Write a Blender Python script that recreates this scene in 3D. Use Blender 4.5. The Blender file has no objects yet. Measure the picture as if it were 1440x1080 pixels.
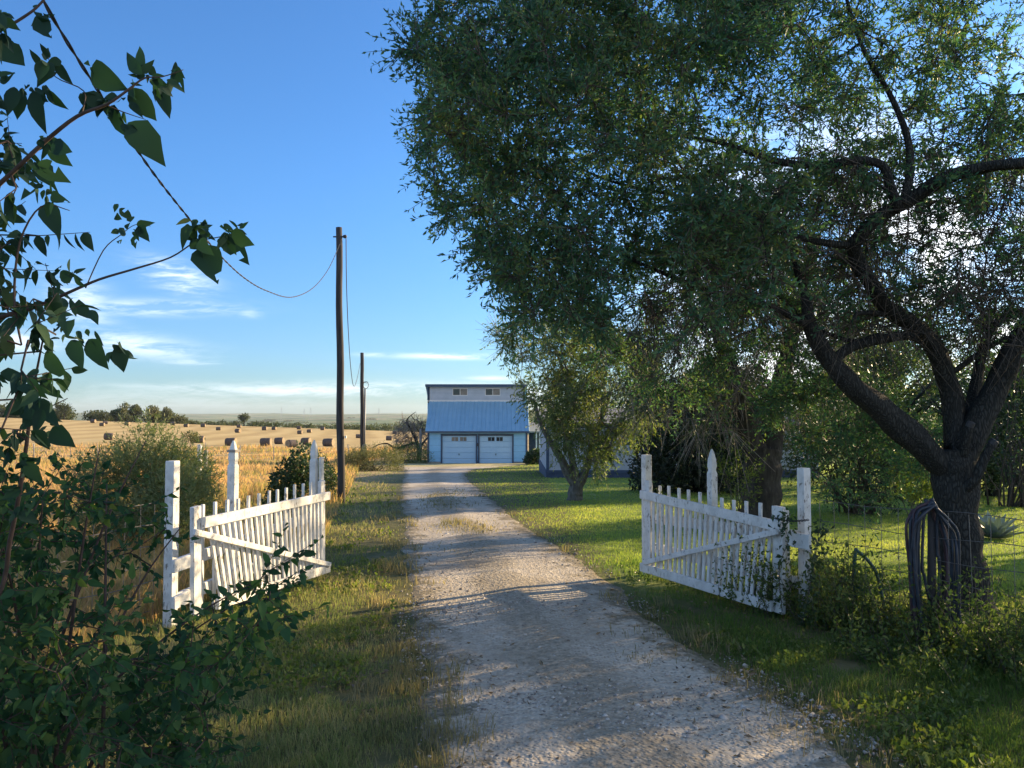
import bpy, math, random
import numpy as np
from mathutils import Vector, noise as mnoise

random.seed(11)
rng = np.random.default_rng(11)
R = math.radians
C = bpy.context.scene.collection
SC = bpy.context.scene

# ------------------------------------------------------------------ camera, sky, sun, exposure
F = 1067.0                       # focal length in pixels of the 1440 x 1080 photograph
CAMZ = 1.6
PITCH = math.atan(42.0 / F)
cd = bpy.data.cameras.new("camera")
cam = bpy.data.objects.new("camera", cd)
C.objects.link(cam)
cam.location = (0, 0, CAMZ)
cam.rotation_euler = (R(90) + PITCH, 0, 0)
cd.sensor_fit = 'HORIZONTAL'
cd.angle = 2 * math.atan(720 / F)
cd.clip_start = 0.05
cd.clip_end = 20000
SC.camera = cam

SUN_AZ = R(57)                   # to the right of the view direction
SUN_EL = R(16.5)
SUN_STRENGTH = 5.0
SKY_STRENGTH = 0.084
EXPOSURE = 1.33

SC.view_settings.view_transform = 'Standard'
SC.view_settings.look = 'None'
SC.view_settings.gamma = 1.0
SC.view_settings.exposure = EXPOSURE
SC.render.engine = 'CYCLES'
SC.cycles.use_denoising = True
SC.cycles.max_bounces = 6
SC.cycles.diffuse_bounces = 3
SC.cycles.glossy_bounces = 2
SC.cycles.transmission_bounces = 4
SC.cycles.transparent_max_bounces = 4
SC.cycles.sample_clamp_indirect = 3
SC.cycles.use_adaptive_sampling = False


class NT:
    """tiny helper for node expressions"""
    def __init__(s, tree):
        s.t = tree
        s.l = tree.links

    def node(s, typ, **kw):
        n = s.t.nodes.new(typ)
        for k, v in kw.items():
            setattr(n, k, v)
        return n

    def put(s, sock, v):
        if hasattr(v, 'is_linked') or hasattr(v, 'links'):
            s.l.new(v, sock)
        else:
            sock.default_value = v

    def m(s, op, a, b=None, c=None, clamp=False):
        n = s.node('ShaderNodeMath', operation=op)
        n.use_clamp = clamp
        s.put(n.inputs[0], a)
        if b is not None:
            s.put(n.inputs[1], b)
        if c is not None:
            s.put(n.inputs[2], c)
        return n.outputs[0]

    def noise(s, vec, scale, detail=4, rough=0.55, dist=0.0):
        n = s.node('ShaderNodeTexNoise')
        if vec is not None:
            s.l.new(vec, n.inputs['Vector'])
        n.inputs['Scale'].default_value = scale
        n.inputs['Detail'].default_value = detail
        n.inputs['Roughness'].default_value = rough
        n.inputs['Distortion'].default_value = dist
        return n.outputs['Fac']

    def ramp(s, fac, stops, interp='LINEAR'):
        n = s.node('ShaderNodeValToRGB')
        n.color_ramp.interpolation = interp
        els = n.color_ramp.elements
        while len(els) < len(stops):
            els.new(0.5)
        for e, (p, c) in zip(els, stops):
            e.position = p
            e.color = (*c, 1) if not isinstance(c, (int, float)) else (c, c, c, 1)
        s.put(n.inputs['Fac'], fac)
        return n.outputs['Color']

    def mix(s, fac, a, b, blend='MIX'):
        n = s.node('ShaderNodeMix', data_type='RGBA', blend_type=blend)
        s.put(n.inputs[0], fac)
        s.put(n.inputs[6], a if not isinstance(a, tuple) else (*a, 1))
        s.put(n.inputs[7], b if not isinstance(b, tuple) else (*b, 1))
        return n.outputs[2]

    def maprange(s, v, a, b, c=0.0, d=1.0):
        n = s.node('ShaderNodeMapRange')
        n.interpolation_type = 'SMOOTHSTEP'
        s.put(n.inputs[0], v)
        for i, q in enumerate((a, b, c, d)):
            n.inputs[i + 1].default_value = q
        return n.outputs[0]

    def combine(s, x, y, z):
        n = s.node('ShaderNodeCombineXYZ')
        s.put(n.inputs[0], x); s.put(n.inputs[1], y); s.put(n.inputs[2], z)
        return n.outputs[0]


def build_world():
    w = bpy.data.worlds.new("World")
    SC.world = w
    w.use_nodes = True
    t = w.node_tree
    t.nodes.clear()
    n = NT(t)
    sky = n.node('ShaderNodeTexSky', sky_type='NISHITA')
    sky.sun_disc = False
    sky.sun_elevation = SUN_EL
    sky.sun_rotation = SUN_AZ
    sky.altitude = 150
    sky.air_density = 1.0
    sky.dust_density = 0.45
    sky.ozone_density = 2.2
    tc = n.node('ShaderNodeTexCoord')
    sep = n.node('ShaderNodeSeparateXYZ')
    n.l.new(tc.outputs['Generated'], sep.inputs[0])
    x, y, z = sep.outputs
    hyp = n.m('SQRT', n.m('ADD', n.m('MULTIPLY', x, x), n.m('MULTIPLY', y, y)))
    az = n.m('ARCTAN2', x, y)                       # 0 = view direction, + = right
    v = n.m('DIVIDE', z, n.m('MAXIMUM', hyp, 0.02))  # tangent of the elevation
    # streaky cirrus noise
    vec = n.combine(n.m('MULTIPLY', az, 2.6), n.m('ADD', n.m('MULTIPLY', v, 17.0), n.m('MULTIPLY', az, 0.9)), 0.3)
    st = n.noise(vec, 2.3, 7, 0.62, 0.7)
    vec2 = n.combine(n.m('MULTIPLY', az, 6.0), n.m('MULTIPLY', v, 11.0), 4.1)
    cu = n.noise(vec2, 1.6, 6, 0.58, 0.3)

    def blob(a0, v0, sa, sv, skew=0.0):
        da = n.m('SUBTRACT', az, a0)
        dv = n.m('SUBTRACT', n.m('SUBTRACT', v, v0), n.m('MULTIPLY', da, skew))
        da = n.m('DIVIDE', da, sa)
        dv = n.m('DIVIDE', dv, sv)
        return n.m('EXPONENT', n.m('MULTIPLY', n.m('ADD', n.m('MULTIPLY', da, da), n.m('MULTIPLY', dv, dv)), -1.0))

    def pic(px, py):
        return math.atan((px - 720) / F), (582 - py) / F * math.cos(math.atan((px - 720) / F))

    blobs = []
    for (px, py, sx, sy, amp, sk) in [(248, 388, 38, 17, .95, -.25), (205, 432, 90, 9, .7, .05),
                                      (178, 484, 75, 13, .75, -.1), (110, 425, 30, 30, .7, -.3),
                                      (20, 480, 40, 12, .8, 0),
                                      (350, 440, 14, 6, .35, 0), (270, 509, 34, 3.5, .5, 0),
                                      (640, 501, 75, 4, .95, 0), (530, 499, 26, 3, .5, 0),
                                      (690, 532, 30, 3, .5, 0), (700, 553, 95, 9, .8, 0),
                                      (470, 548, 200, 9, .75, .015), (330, 545, 160, 4, .4, 0),
                                      (700, 590, 120, 18, .35, 0), (250, 560, 240, 16, .22, 0)]:
        a0, v0 = pic(px, py)
        blobs.append(n.m('MULTIPLY', blob(a0, v0, sx / F, sy / F, sk), amp))
    tot = blobs[0]
    for b in blobs[1:]:
        tot = n.m('MAXIMUM', tot, b)
    vec3 = n.combine(n.m('MULTIPLY', az, 9.0), n.m('ADD', n.m('MULTIPLY', v, 46.0), n.m('MULTIPLY', az, -3.5)), 2.2)
    st2 = n.noise(vec3, 2.6, 6, 0.65, 1.2)
    wisp = n.m('ADD', n.m('MULTIPLY', st, .6), n.m('MULTIPLY', st2, .4))
    cov = n.m('MULTIPLY', tot, n.maprange(wisp, 0.40, 0.60, 0.08, 1.0))
    # cloud bank to the right, towards the sun
    right = n.m('MULTIPLY', n.maprange(az, 0.10, 0.36), n.maprange(v, 0.46, 0.13))
    bank = n.m('MULTIPLY', right, n.maprange(cu, 0.38, 0.60))
    cov = n.m('MAXIMUM', cov, n.m('MULTIPLY', bank, 0.93), clamp=True)
    # unseen broken cloud behind the viewer, added to brighten surfaces in shade
    aaz = n.m('ABSOLUTE', az)
    rear = n.m('MULTIPLY', n.m('MULTIPLY', n.maprange(aaz, 1.0, 1.5), n.maprange(v, 2.2, .9)), n.maprange(cu, 0.40, 0.60))
    cov = n.m('MAXIMUM', cov, n.m('MULTIPLY', rear, 0.40), clamp=True)
    tv = n.mix(n.maprange(v, 0.0, 0.35), (0.47, 0.69, 1.01), (0.49, 0.86, 1.25))
    tint = n.mix(1.0, sky.outputs[0], tv, 'MULTIPLY')
    bright = n.mix(n.maprange(az, -0.2, 0.7), (6.4, 7.0, 7.6), (13.5, 13.4, 13.0))
    col = n.mix(cov, tint, bright)
    bg = n.node('ShaderNodeBackground')
    n.l.new(col, bg.inputs[0])
    bg.inputs[1].default_value = SKY_STRENGTH
    out = n.node('ShaderNodeOutputWorld')
    n.l.new(bg.outputs[0], out.inputs[0])


build_world()
sd = bpy.data.lights.new("sun", 'SUN')
sd.energy = SUN_STRENGTH
sd.angle = R(0.5)
sd.color = (1.0, 0.75, 0.44)
sun = bpy.data.objects.new("sun", sd)
C.objects.link(sun)
SUN_DIR = Vector((math.sin(SUN_AZ) * math.cos(SUN_EL), math.cos(SUN_AZ) * math.cos(SUN_EL), math.sin(SUN_EL)))
sun.rotation_euler = SUN_DIR.to_track_quat('Z', 'Y').to_euler()
sun.location = (40, 30, 30)

# ------------------------------------------------------------------ terrain function and picture helpers
_gy = np.array([-60, -20, 0, 10, 30, 55, 80, 115, 175, 235, 275, 305, 390, 600, 1200, 2500, 3800, 6000.])
_gz = np.array([1.5, .7, 0, -.375, -1.125, -2.06, -2.6, -3.0, -4.0, -5.0, -4.6, -5.2, -9.5, -8.6, -7.0, -4.0, 5.5, 2.0])
_ty = np.array([-60, 70, 90, 115, 175, 235, 275, 305, 400, 6000.])
_tz = np.array([0, 0, .004, .013, .026, .036, .036, .03, 0, 0])


def _tang(xs, ys):
    d = np.diff(ys) / np.diff(xs)
    h = np.diff(xs)
    m = np.zeros(len(xs))
    m[1:-1] = (d[:-1] * h[1:] + d[1:] * h[:-1]) / (h[:-1] + h[1:])
    m[0], m[-1] = d[0], d[-1]
    return m


_gm, _tm = _tang(_gy, _gz), _tang(_ty, _tz)


def _herm(xs, ys, ms, x):
    x = np.clip(x, xs[0], xs[-1])
    i = np.clip(np.searchsorted(xs, x) - 1, 0, len(xs) - 2)
    h = xs[i + 1] - xs[i]
    t = (x - xs[i]) / h
    t2, t3 = t * t, t * t * t
    return (2 * t3 - 3 * t2 + 1) * ys[i] + (t3 - 2 * t2 + t) * h * ms[i] + (-2 * t3 + 3 * t2) * ys[i + 1] + (t3 - t2) * h * ms[i + 1]


def gz(x, y):
    x = np.asarray(x, float)
    y = np.asarray(y, float)
    z = _herm(_gy, _gz, _gm, y)
    z = z + _herm(_ty, _tz, _tm, y) * -(np.clip(x, -230, 0) + 50)
    w = np.clip((y - 450) / 800, 0, 1)
    z = z + w * (3.0 * np.sin(x / 260 + y / 420) + 2.2 * np.sin(x / 115 - y / 300 + 1))
    w2 = np.clip((y - 2600) / 1200, 0, 1)
    z = z + w2 * (5 * np.sin(x / 410 + 2.0) + 3 * np.sin(x / 170 + 0.6))
    return z


def gzf(x, y):
    return float(gz(x, y))


def ray(px, py):
    u, v = (px - 720) / F, (540 - py) / F
    c, s = math.cos(PITCH), math.sin(PITCH)
    return np.array([u, c - v * s, s + v * c])


def P(px, py, y):
    """the point of the photograph's pixel at y metres in front of the camera"""
    d = ray(px, py)
    return np.array([0, 0, CAMZ]) + d * (y / d[1])


def G(px, py):
    """where that pixel's ray meets the ground"""
    d = ray(px, py)
    t, lo = 0.5, 0.0
    while t < 6000:
        p = d * t
        if CAMZ + p[2] < gzf(p[0], p[1]):
            break
        lo = t
        t *= 1.03
    hi = t
    for _ in range(30):
        mid = .5 * (lo + hi)
        p = d * mid
        if CAMZ + p[2] < gzf(p[0], p[1]):
            hi = mid
        else:
            lo = mid
    p = d * hi
    return np.array([p[0], p[1], gzf(p[0], p[1])])


def on_ground(px, y):
    x = (px - 720) / F * y
    return np.array([x, y, gzf(x, y)])


# ------------------------------------------------------------------ object helpers
def tag(o, label=None, cat=None, group=None, kind=None):
    if label: o['label'] = label
    if cat: o['category'] = cat
    if group: o['group'] = group
    if kind: o['kind'] = kind
    return o


def thing(name, label, cat, loc, group=None):
    o = bpy.data.objects.new(name, None)
    o.empty_display_size = 0.2
    C.objects.link(o)
    o.location = tuple(float(q) for q in loc)
    return tag(o, label, cat, group)


def root_loc(o):
    v = Vector((0, 0, 0))
    while o is not None:
        v += o.location
        o = o.parent
    return np.array(v)


def link(name, me, mat, parent=None):
    if mat is not None:
        me.materials.append(mat)
    o = bpy.data.objects.new(name, me)
    C.objects.link(o)
    if parent is not None:
        o.parent = parent
    return o


def npmesh(name, V, Fc, mat, parent=None, smooth=False):
    """V (n,3) world coordinates, Fc (m,k) one polygon size"""
    V = np.asarray(V, np.float64)
    if parent is not None:
        V = V - root_loc(parent)
    Fc = np.asarray(Fc, np.int32)
    me = bpy.data.meshes.new(name)
    n, m, k = len(V), len(Fc), Fc.shape[1]
    me.vertices.add(n)
    me.vertices.foreach_set("co", V.astype(np.float32).ravel())
    me.loops.add(m * k)
    me.loops.foreach_set("vertex_index", Fc.ravel())
    me.polygons.add(m)
    me.polygons.foreach_set("loop_start", np.arange(0, m * k, k, dtype=np.int32))
    if smooth:
        me.polygons.foreach_set("use_smooth", np.ones(m, bool))
    me.update(calc_edges=True)
    me.validate()
    return link(name, me, mat, parent)


class MB:
    def __init__(s):
        s.v, s.f, s.n = [], [], 0

    def add(s, V, faces):
        V = np.asarray(V, float)
        s.v.append(V)
        s.f += [tuple(int(i) + s.n for i in q) for q in faces]
        s.n += len(V)
        return s

    def hexa(s, p):
        """8 corners: bottom loop then top loop"""
        return s.add(p, [(0, 3, 2, 1), (4, 5, 6, 7), (0, 1, 5, 4), (1, 2, 6, 5), (2, 3, 7, 6), (3, 0, 4, 7)])

    def box(s, x0, x1, y0, y1, z0, z1):
        return s.hexa([(x0, y0, z0), (x1, y0, z0), (x1, y1, z0), (x0, y1, z0),
                       (x0, y0, z1), (x1, y0, z1), (x1, y1, z1), (x0, y1, z1)])

    def beam(s, a, b, t, h, nrm):
        """box from a to b, thickness t along nrm, h across"""
        a, b, nrm = np.asarray(a, float), np.asarray(b, float), np.asarray(nrm, float)
        d = b - a
        d /= np.linalg.norm(d)
        nrm = nrm - d * nrm.dot(d)
        nrm /= np.linalg.norm(nrm)
        w = np.cross(d, nrm)
        q = []
        for e in (a, b):
            for (i, j) in ((-1, -1), (1, -1), (1, 1), (-1, 1)):
                q.append(e + nrm * t / 2 * i + w * h / 2 * j)
        return s.hexa(q)

    def loft(s, rings, cap=True):
        k = len(rings[0])
        base = s.n
        V = np.concatenate([np.asarray(r, float) for r in rings])
        fc = []
        for i in range(len(rings) - 1):
            for j in range(k):
                j2 = (j + 1) % k
                fc.append((i * k + j, i * k + j2, (i + 1) * k + j2, (i + 1) * k + j))
        if cap:
            fc.append(tuple(range(k - 1, -1, -1)))
            fc.append(tuple((len(rings) - 1) * k + j for j in range(k)))
        return s.add(V, fc)

    def tube(s, pts, rad, k=6, lump=0.0, seed=0):
        pts = np.asarray(pts, float)
        n = len(pts)
        rad = np.broadcast_to(np.asarray(rad, float), (n,))
        d = np.gradient(pts, axis=0)
        d /= np.maximum(np.linalg.norm(d, axis=1), 1e-9)[:, None]
        up = np.array([0, 0, 1.0]) if abs(d[0, 2]) < .9 else np.array([1.0, 0, 0])
        rings = []
        a = np.cross(d[0], up)
        a /= max(np.linalg.norm(a), 1e-9)
        th = np.arange(k) * 2 * math.pi / k
        for i in range(n):
            a = a - d[i] * a.dot(d[i])
            a /= max(np.linalg.norm(a), 1e-9)
            b = np.cross(d[i], a)
            r = np.full(k, rad[i])
            if lump:
                for j in range(k):
                    q = (math.cos(th[j]) * 1.3 + seed, math.sin(th[j]) * 1.3, i * .35)
                    q2 = (math.cos(th[j]) * 5 + seed, math.sin(th[j]) * 5, i * .5)
                    r[j] *= 1 + lump * (mnoise.noise(q) + .45 * mnoise.noise(q2))
            rings.append(pts[i] + (np.cos(th) * r)[:, None] * a + (np.sin(th) * r)[:, None] * b)
        return s.loft(rings)

    def build(s, name, mat, parent=None, smooth=False, bevel=0.0):
        V = np.concatenate(s.v)
        if parent is not None:
            V = V - root_loc(parent)
        me = bpy.data.meshes.new(name)
        me.from_pydata(V.tolist(), [], s.f)
        me.update()
        if smooth:
            me.polygons.foreach_set("use_smooth", np.ones(len(me.polygons), bool))
        o = link(name, me, mat, parent)
        if bevel:
            b = o.modifiers.new("bevel", 'BEVEL')
            b.width = bevel
            b.segments = 1
            b.limit_method = 'ANGLE'
        return o


# ------------------------------------------------------------------ materials
def new_mat(name):
    m = bpy.data.materials.new(name)
    m.use_nodes = True
    t = m.node_tree
    t.nodes.clear()
    n = NT(t)
    out = n.node('ShaderNodeOutputMaterial')
    return m, n, out


def principled(n, out, col, rough=0.7, bump=None, bstr=0.3, bdist=0.01, metallic=0.0, spec=0.4):
    b = n.node('ShaderNodeBsdfPrincipled')
    n.put(b.inputs['Base Color'], col if not isinstance(col, tuple) else (*col, 1))
    n.put(b.inputs['Roughness'], rough)
    b.inputs['Metallic'].default_value = metallic
    b.inputs['Specular IOR Level'].default_value = spec
    if bump is not None:
        bn = n.node('ShaderNodeBump')
        bn.inputs['Strength'].default_value = bstr
        bn.inputs['Distance'].default_value = bdist
        n.l.new(bump, bn.inputs['Height'])
        n.l.new(bn.outputs[0], b.inputs['Normal'])
    n.l.new(b.outputs[0], out.inputs[0])
    return b


def geo_pos(n):
    return n.node('ShaderNodeNewGeometry').outputs['Position']


def mat_noise(name, stops, scale, rough=0.75, bstr=0.3, bdist=0.01, detail=5, stretch=(1, 1, 1), metallic=0, spec=.4):
    m, n, out = new_mat(name)
    mp = n.node('ShaderNodeMapping')
    n.l.new(geo_pos(n), mp.inputs[0])
    mp.inputs['Scale'].default_value = stretch
    nz = n.noise(mp.outputs[0], scale, detail)
    principled(n, out, n.ramp(nz, stops), rough, nz, bstr, bdist, metallic, spec)
    return m


def mat_leaf(name, stops, transl=0.35, rough=0.5, patch=None, tcol=None):
    """colour differs from leaf to leaf (random per leaf) and from spray to spray"""
    m, n, out = new_mat(name)
    g = n.node('ShaderNodeNewGeometry')
    nz = n.noise(g.outputs['Position'], patch or 1.3, 3)
    fac = n.m('ADD', n.m('MULTIPLY', g.outputs['Random Per Island'], .6), n.m('MULTIPLY', n.maprange(nz, .3, .7), .4))
    col = n.ramp(fac, stops)
    b = n.node('ShaderNodeBsdfPrincipled')
    n.l.new(col, b.inputs['Base Color'])
    b.inputs['Roughness'].default_value = rough
    b.inputs['Specular IOR Level'].default_value = .45 if rough < .55 else .22
    tr = n.node('ShaderNodeBsdfTranslucent')
    tc = n.mix(1.0, col, tcol or (1.5, 1.7, .7), 'MULTIPLY')
    n.l.new(tc, tr.inputs[0])
    mx = n.node('ShaderNodeMixShader')
    mx.inputs[0].default_value = transl
    n.l.new(b.outputs[0], mx.inputs[1])
    n.l.new(tr.outputs[0], mx.inputs[2])
    n.l.new(mx.outputs[0], out.inputs[0])
    return m


M = {}
M['bark'] = None
M['bark_pale'] = mat_noise('bark_pale', [(.3, (.06, .055, .048)), (.55, (.13, .12, .10)), (.8, (.24, .22, .19))], 16, .9, .8, .02, 8, (1, 1, .3))
M['bark_brown'] = mat_noise('bark_brown', [(.3, (.024, .021, .018)), (.55, (.055, .048, .041)), (.8, (.11, .098, .083))], 15, .95, 1.0, .04, 8, (1, 1, .25))
M['twig'] = mat_noise('twig_bark', [(.3, (.05, .04, .032)), (.8, (.12, .10, .08))], 30, .85, .2, .003)
M['twig_red'] = mat_noise('young_stem', [(.3, (.035, .025, .02)), (.8, (.09, .06, .05))], 30, .8, .2, .003)
M['twig_grey'] = mat_noise('bare_twig', [(.3, (.16, .135, .11)), (.8, (.30, .26, .21))], 30, .9, .2, .003)

M['leaf_big'] = mat_leaf('small_leaves', [(0, (.030, .086, .064)), (.45, (.056, .130, .084)), (.75, (.115, .175, .080)), (.92, (.15, .17, .055)), (1, (.25, .20, .06))], .42, .56)
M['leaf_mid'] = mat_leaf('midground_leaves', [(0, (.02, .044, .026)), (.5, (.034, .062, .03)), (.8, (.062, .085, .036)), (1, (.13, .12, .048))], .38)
M['leaf_autumn'] = mat_leaf('olive_leaves', [(0, (.06, .10, .05)), (.5, (.12, .165, .065)), (.8, (.22, .24, .085)), (1, (.32, .25, .11))], .45)
M['leaf_dark'] = mat_leaf('evergreen_leaves', [(0, (.012, .022, .014)), (.6, (.022, .038, .02)), (1, (.05, .07, .03))], .15)
M['leaf_near'] = mat_leaf('broad_leaves', [(0, (.014, .050, .030)), (.5, (.030, .080, .038)), (.78, (.065, .125, .042)), (.92, (.14, .175, .04)), (1, (.34, .27, .045))], .40, .8, 2.5)
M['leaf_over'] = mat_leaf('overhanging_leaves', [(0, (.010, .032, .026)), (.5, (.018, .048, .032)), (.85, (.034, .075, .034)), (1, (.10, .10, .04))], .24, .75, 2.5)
M['leaf_weed'] = mat_leaf('weed_leaves', [(0, (.035, .065, .026)), (.4, (.07, .11, .035)), (.75, (.14, .17, .05)), (1, (.24, .22, .08))], .45, .6)
M['leaf_yellow'] = mat_leaf('sunny_leaves', [(0, (.06, .09, .025)), (.5, (.11, .15, .035)), (1, (.2, .2, .05))], .45)
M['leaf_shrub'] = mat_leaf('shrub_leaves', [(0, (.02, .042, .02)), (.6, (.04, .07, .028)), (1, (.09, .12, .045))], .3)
M['leaf_juniper'] = mat_leaf('juniper_sprays', [(0, (.09, .125, .065)), (.5, (.15, .185, .09)), (1, (.26, .26, .13))], .35)
M['leaf_olive'] = mat_leaf('dry_shrub_leaves', [(0, (.075, .085, .04)), (.5, (.13, .13, .06)), (1, (.2, .18, .09))], .35)
M['leaf_grey'] = mat_leaf('agave_leaves', [(0, (.14, .19, .18)), (1, (.22, .28, .27))], .05)
M['far_leaf'] = mat_leaf('distant_leaves', [(0, (.05, .065, .04)), (.5, (.085, .10, .055)), (.85, (.13, .135, .075)), (1, (.18, .16, .10))], .25, .8, .05)

def mat_paint():
    m, n, out = new_mat('weathered_white_paint')
    pos = geo_pos(n)
    a = n.noise(pos, 9, 6, .65)
    mp = n.node('ShaderNodeMapping')
    n.l.new(pos, mp.inputs[0])
    mp.inputs['Scale'].default_value = (1, 1, .35)
    ch = n.noise(mp.outputs[0], 46, 5, .6)
    big = n.noise(pos, 3.0, 3)
    col = n.ramp(a, [(.3, (.46, .46, .44)), (.5, (.60, .60, .58)), (.7, (.69, .69, .68))])
    chip = n.m('MULTIPLY', n.maprange(ch, .57, .64), n.maprange(big, .40, .58))
    col = n.mix(chip, col, (.20, .18, .155))
    principled(n, out, col, .62, ch, .25, .002)
    return m


M['paint'] = mat_paint()
M['pole'] = mat_noise('creosote_pole', [(.3, (.024, .022, .022)), (.6, (.055, .05, .048)), (.8, (.11, .10, .095))], 18, .9, .5, .01, 6, (1, 1, .08))
M['wire'] = mat_noise('galvanised_wire', [(.3, (.09, .085, .08)), (.7, (.22, .21, .20))], 25, .5, .1, .001, 3, metallic=.4)
M['cable'] = mat_noise('black_cable', [(.3, (.018, .018, .02)), (.7, (.05, .05, .055))], 30, .6, .1, .001)
M['hose_red'] = mat_noise('faded_red_hose', [(.3, (.04, .022, .028)), (.7, (.085, .05, .056))], 12, .5, .1, .001)
M['hose_black'] = mat_noise('dusty_black_hose', [(.3, (.012, .016, .024)), (.7, (.03, .042, .06))], 12, .5, .1, .001)
M['hose_green'] = mat_noise('faded_green_pipe', [(.3, (.015, .05, .042)), (.7, (.035, .10, .08))], 10, .5, .1, .001)
M['wood_old'] = mat_noise('grey_old_wood', [(.3, (.16, .14, .12)), (.7, (.32, .29, .26))], 14, .9, .4, .005, 6, (1, 1, .15))
M['hay'] = mat_noise('weathered_hay', [(.25, (.045, .036, .036)), (.5, (.085, .068, .062)), (.75, (.15, .115, .09))], 7, .95, .8, .05, 8)
M['hay_end'] = mat_noise('hay_spiral', [(.25, (.16, .12, .08)), (.5, (.27, .20, .12)), (.75, (.36, .27, .16))], 9, .95, .8, .05, 8)
M['stone'] = mat_noise('pale_pebble', [(.3, (.22, .20, .18)), (.7, (.42, .39, .35))], 30, .9, .3, .004)
def mat_bark():
    m, n, out = new_mat('ridged_bark')
    pos = geo_pos(n)
    mp = n.node('ShaderNodeMapping')
    n.l.new(pos, mp.inputs[0])
    mp.inputs['Scale'].default_value = (1, 1, .22)
    v = n.node('ShaderNodeTexVoronoi', feature='DISTANCE_TO_EDGE')
    wob = n.node('ShaderNodeVectorMath', operation='ADD')
    nz3 = n.node('ShaderNodeTexNoise')
    n.l.new(mp.outputs[0], nz3.inputs['Vector'])
    nz3.inputs['Scale'].default_value = 9
    sc = n.node('ShaderNodeVectorMath', operation='SCALE')
    n.l.new(nz3.outputs['Color'], sc.inputs[0])
    sc.inputs['Scale'].default_value = .09
    n.l.new(mp.outputs[0], wob.inputs[0])
    n.l.new(sc.outputs[0], wob.inputs[1])
    n.l.new(wob.outputs[0], v.inputs['Vector'])
    v.inputs['Scale'].default_value = 52
    fine = n.noise(pos, 60, 6, .7)
    big = n.noise(pos, 3.5, 4)
    ridge = n.maprange(v.outputs['Distance'], .0, .28)
    h = n.m('ADD', n.m('MULTIPLY', ridge, .7), n.m('MULTIPLY', fine, .4))
    col = n.ramp(n.m('ADD', n.m('MULTIPLY', ridge, .5), n.m('ADD', n.m('MULTIPLY', fine, .35), n.m('MULTIPLY', big, .2))),
                 [(.25, (.020, .021, .020)), (.5, (.034, .035, .032)), (.75, (.047, .048, .045)), (.95, (.066, .066, .060))])
    principled(n, out, col, .95, h, .8, .016, spec=.15)
    return m


M['bark'] = mat_bark()
M['siding'] = None
M['glass'] = mat_noise('dark_window_glass', [(.3, (.02, .022, .025)), (.7, (.045, .045, .045))], 1.5, .08, 0, .001, spec=.6)
M['glass_curtain'] = mat_noise('curtained_window', [(.3, (.13, .115, .09)), (.7, (.24, .20, .16))], 2.5, .25, 0, .001)
M['trim_blue'] = mat_noise('blue_trim_paint', [(.3, (.035, .06, .105)), (.7, (.055, .085, .14))], 6, .6, .1, .002)
M['skirt_blue'] = mat_noise('blue_skirting', [(.3, (.035, .055, .10)), (.7, (.06, .085, .14))], 5, .7, .15, .003)
M['dark'] = mat_noise('dark_metal', [(.3, (.02, .02, .022)), (.7, (.05, .05, .055))], 10, .6, .1, .001)
M['concrete'] = mat_noise('concrete', [(.3, (.22, .21, .19)), (.7, (.36, .34, .31))], 9, .9, .3, .006)
M['shingle'] = mat_noise('grey_roof', [(.3, (.12, .12, .125)), (.7, (.22, .22, .22))], 12, .9, .3, .01)
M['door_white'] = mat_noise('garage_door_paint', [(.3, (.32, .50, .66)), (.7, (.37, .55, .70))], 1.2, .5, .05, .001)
M['wall_cream'] = mat_noise('cream_siding', [(.3, (.66, .61, .55)), (.7, (.74, .69, .62))], 1.0, .7, .05, .001)
M['pylon'] = mat_noise('pylon_steel', [(.3, (.25, .26, .28)), (.7, (.35, .36, .38))], .2, .6, 0, .01)


def mat_siding(name, c0, c1, course=.30):
    m, n, out = new_mat(name)
    pos = geo_pos(n)
    sep = n.node('ShaderNodeSeparateXYZ')
    n.l.new(pos, sep.inputs[0])
    fr = n.m('FRACT', n.m('DIVIDE', n.m('ADD', sep.outputs[2], 20.0), course))
    nz = n.noise(pos, 2.2, 5)
    col = n.ramp(nz, [(.3, c0), (.7, c1)])
    gap = n.maprange(fr, .06, .0)
    col = n.mix(n.m('MULTIPLY', gap, .75), col, (.06, .12, .2))
    principled(n, out, col, .6, fr, .6, .02)
    return m


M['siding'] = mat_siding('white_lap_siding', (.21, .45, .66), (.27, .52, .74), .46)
M['siding_cream'] = mat_siding('cream_lap_siding', (.36, .39, .42), (.43, .45, .48), .4)


def mat_roof():
    m, n, out = new_mat('blue_metal_roof')
    pos = geo_pos(n)
    nz = n.noise(pos, 1.3, 5)
    mp = n.node('ShaderNodeMapping')
    n.l.new(pos, mp.inputs[0])
    mp.inputs['Scale'].default_value = (9, .3, .3)
    st = n.noise(mp.outputs[0], 1.0, 4)
    col = n.ramp(n.m('ADD', n.m('MULTIPLY', nz, .5), n.m('MULTIPLY', st, .5)), [(.35, (.19, .35, .46)), (.65, (.26, .43, .54))])
    principled(n, out, col, .42, None, metallic=.15)
    return m


M['roof'] = mat_roof()


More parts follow.
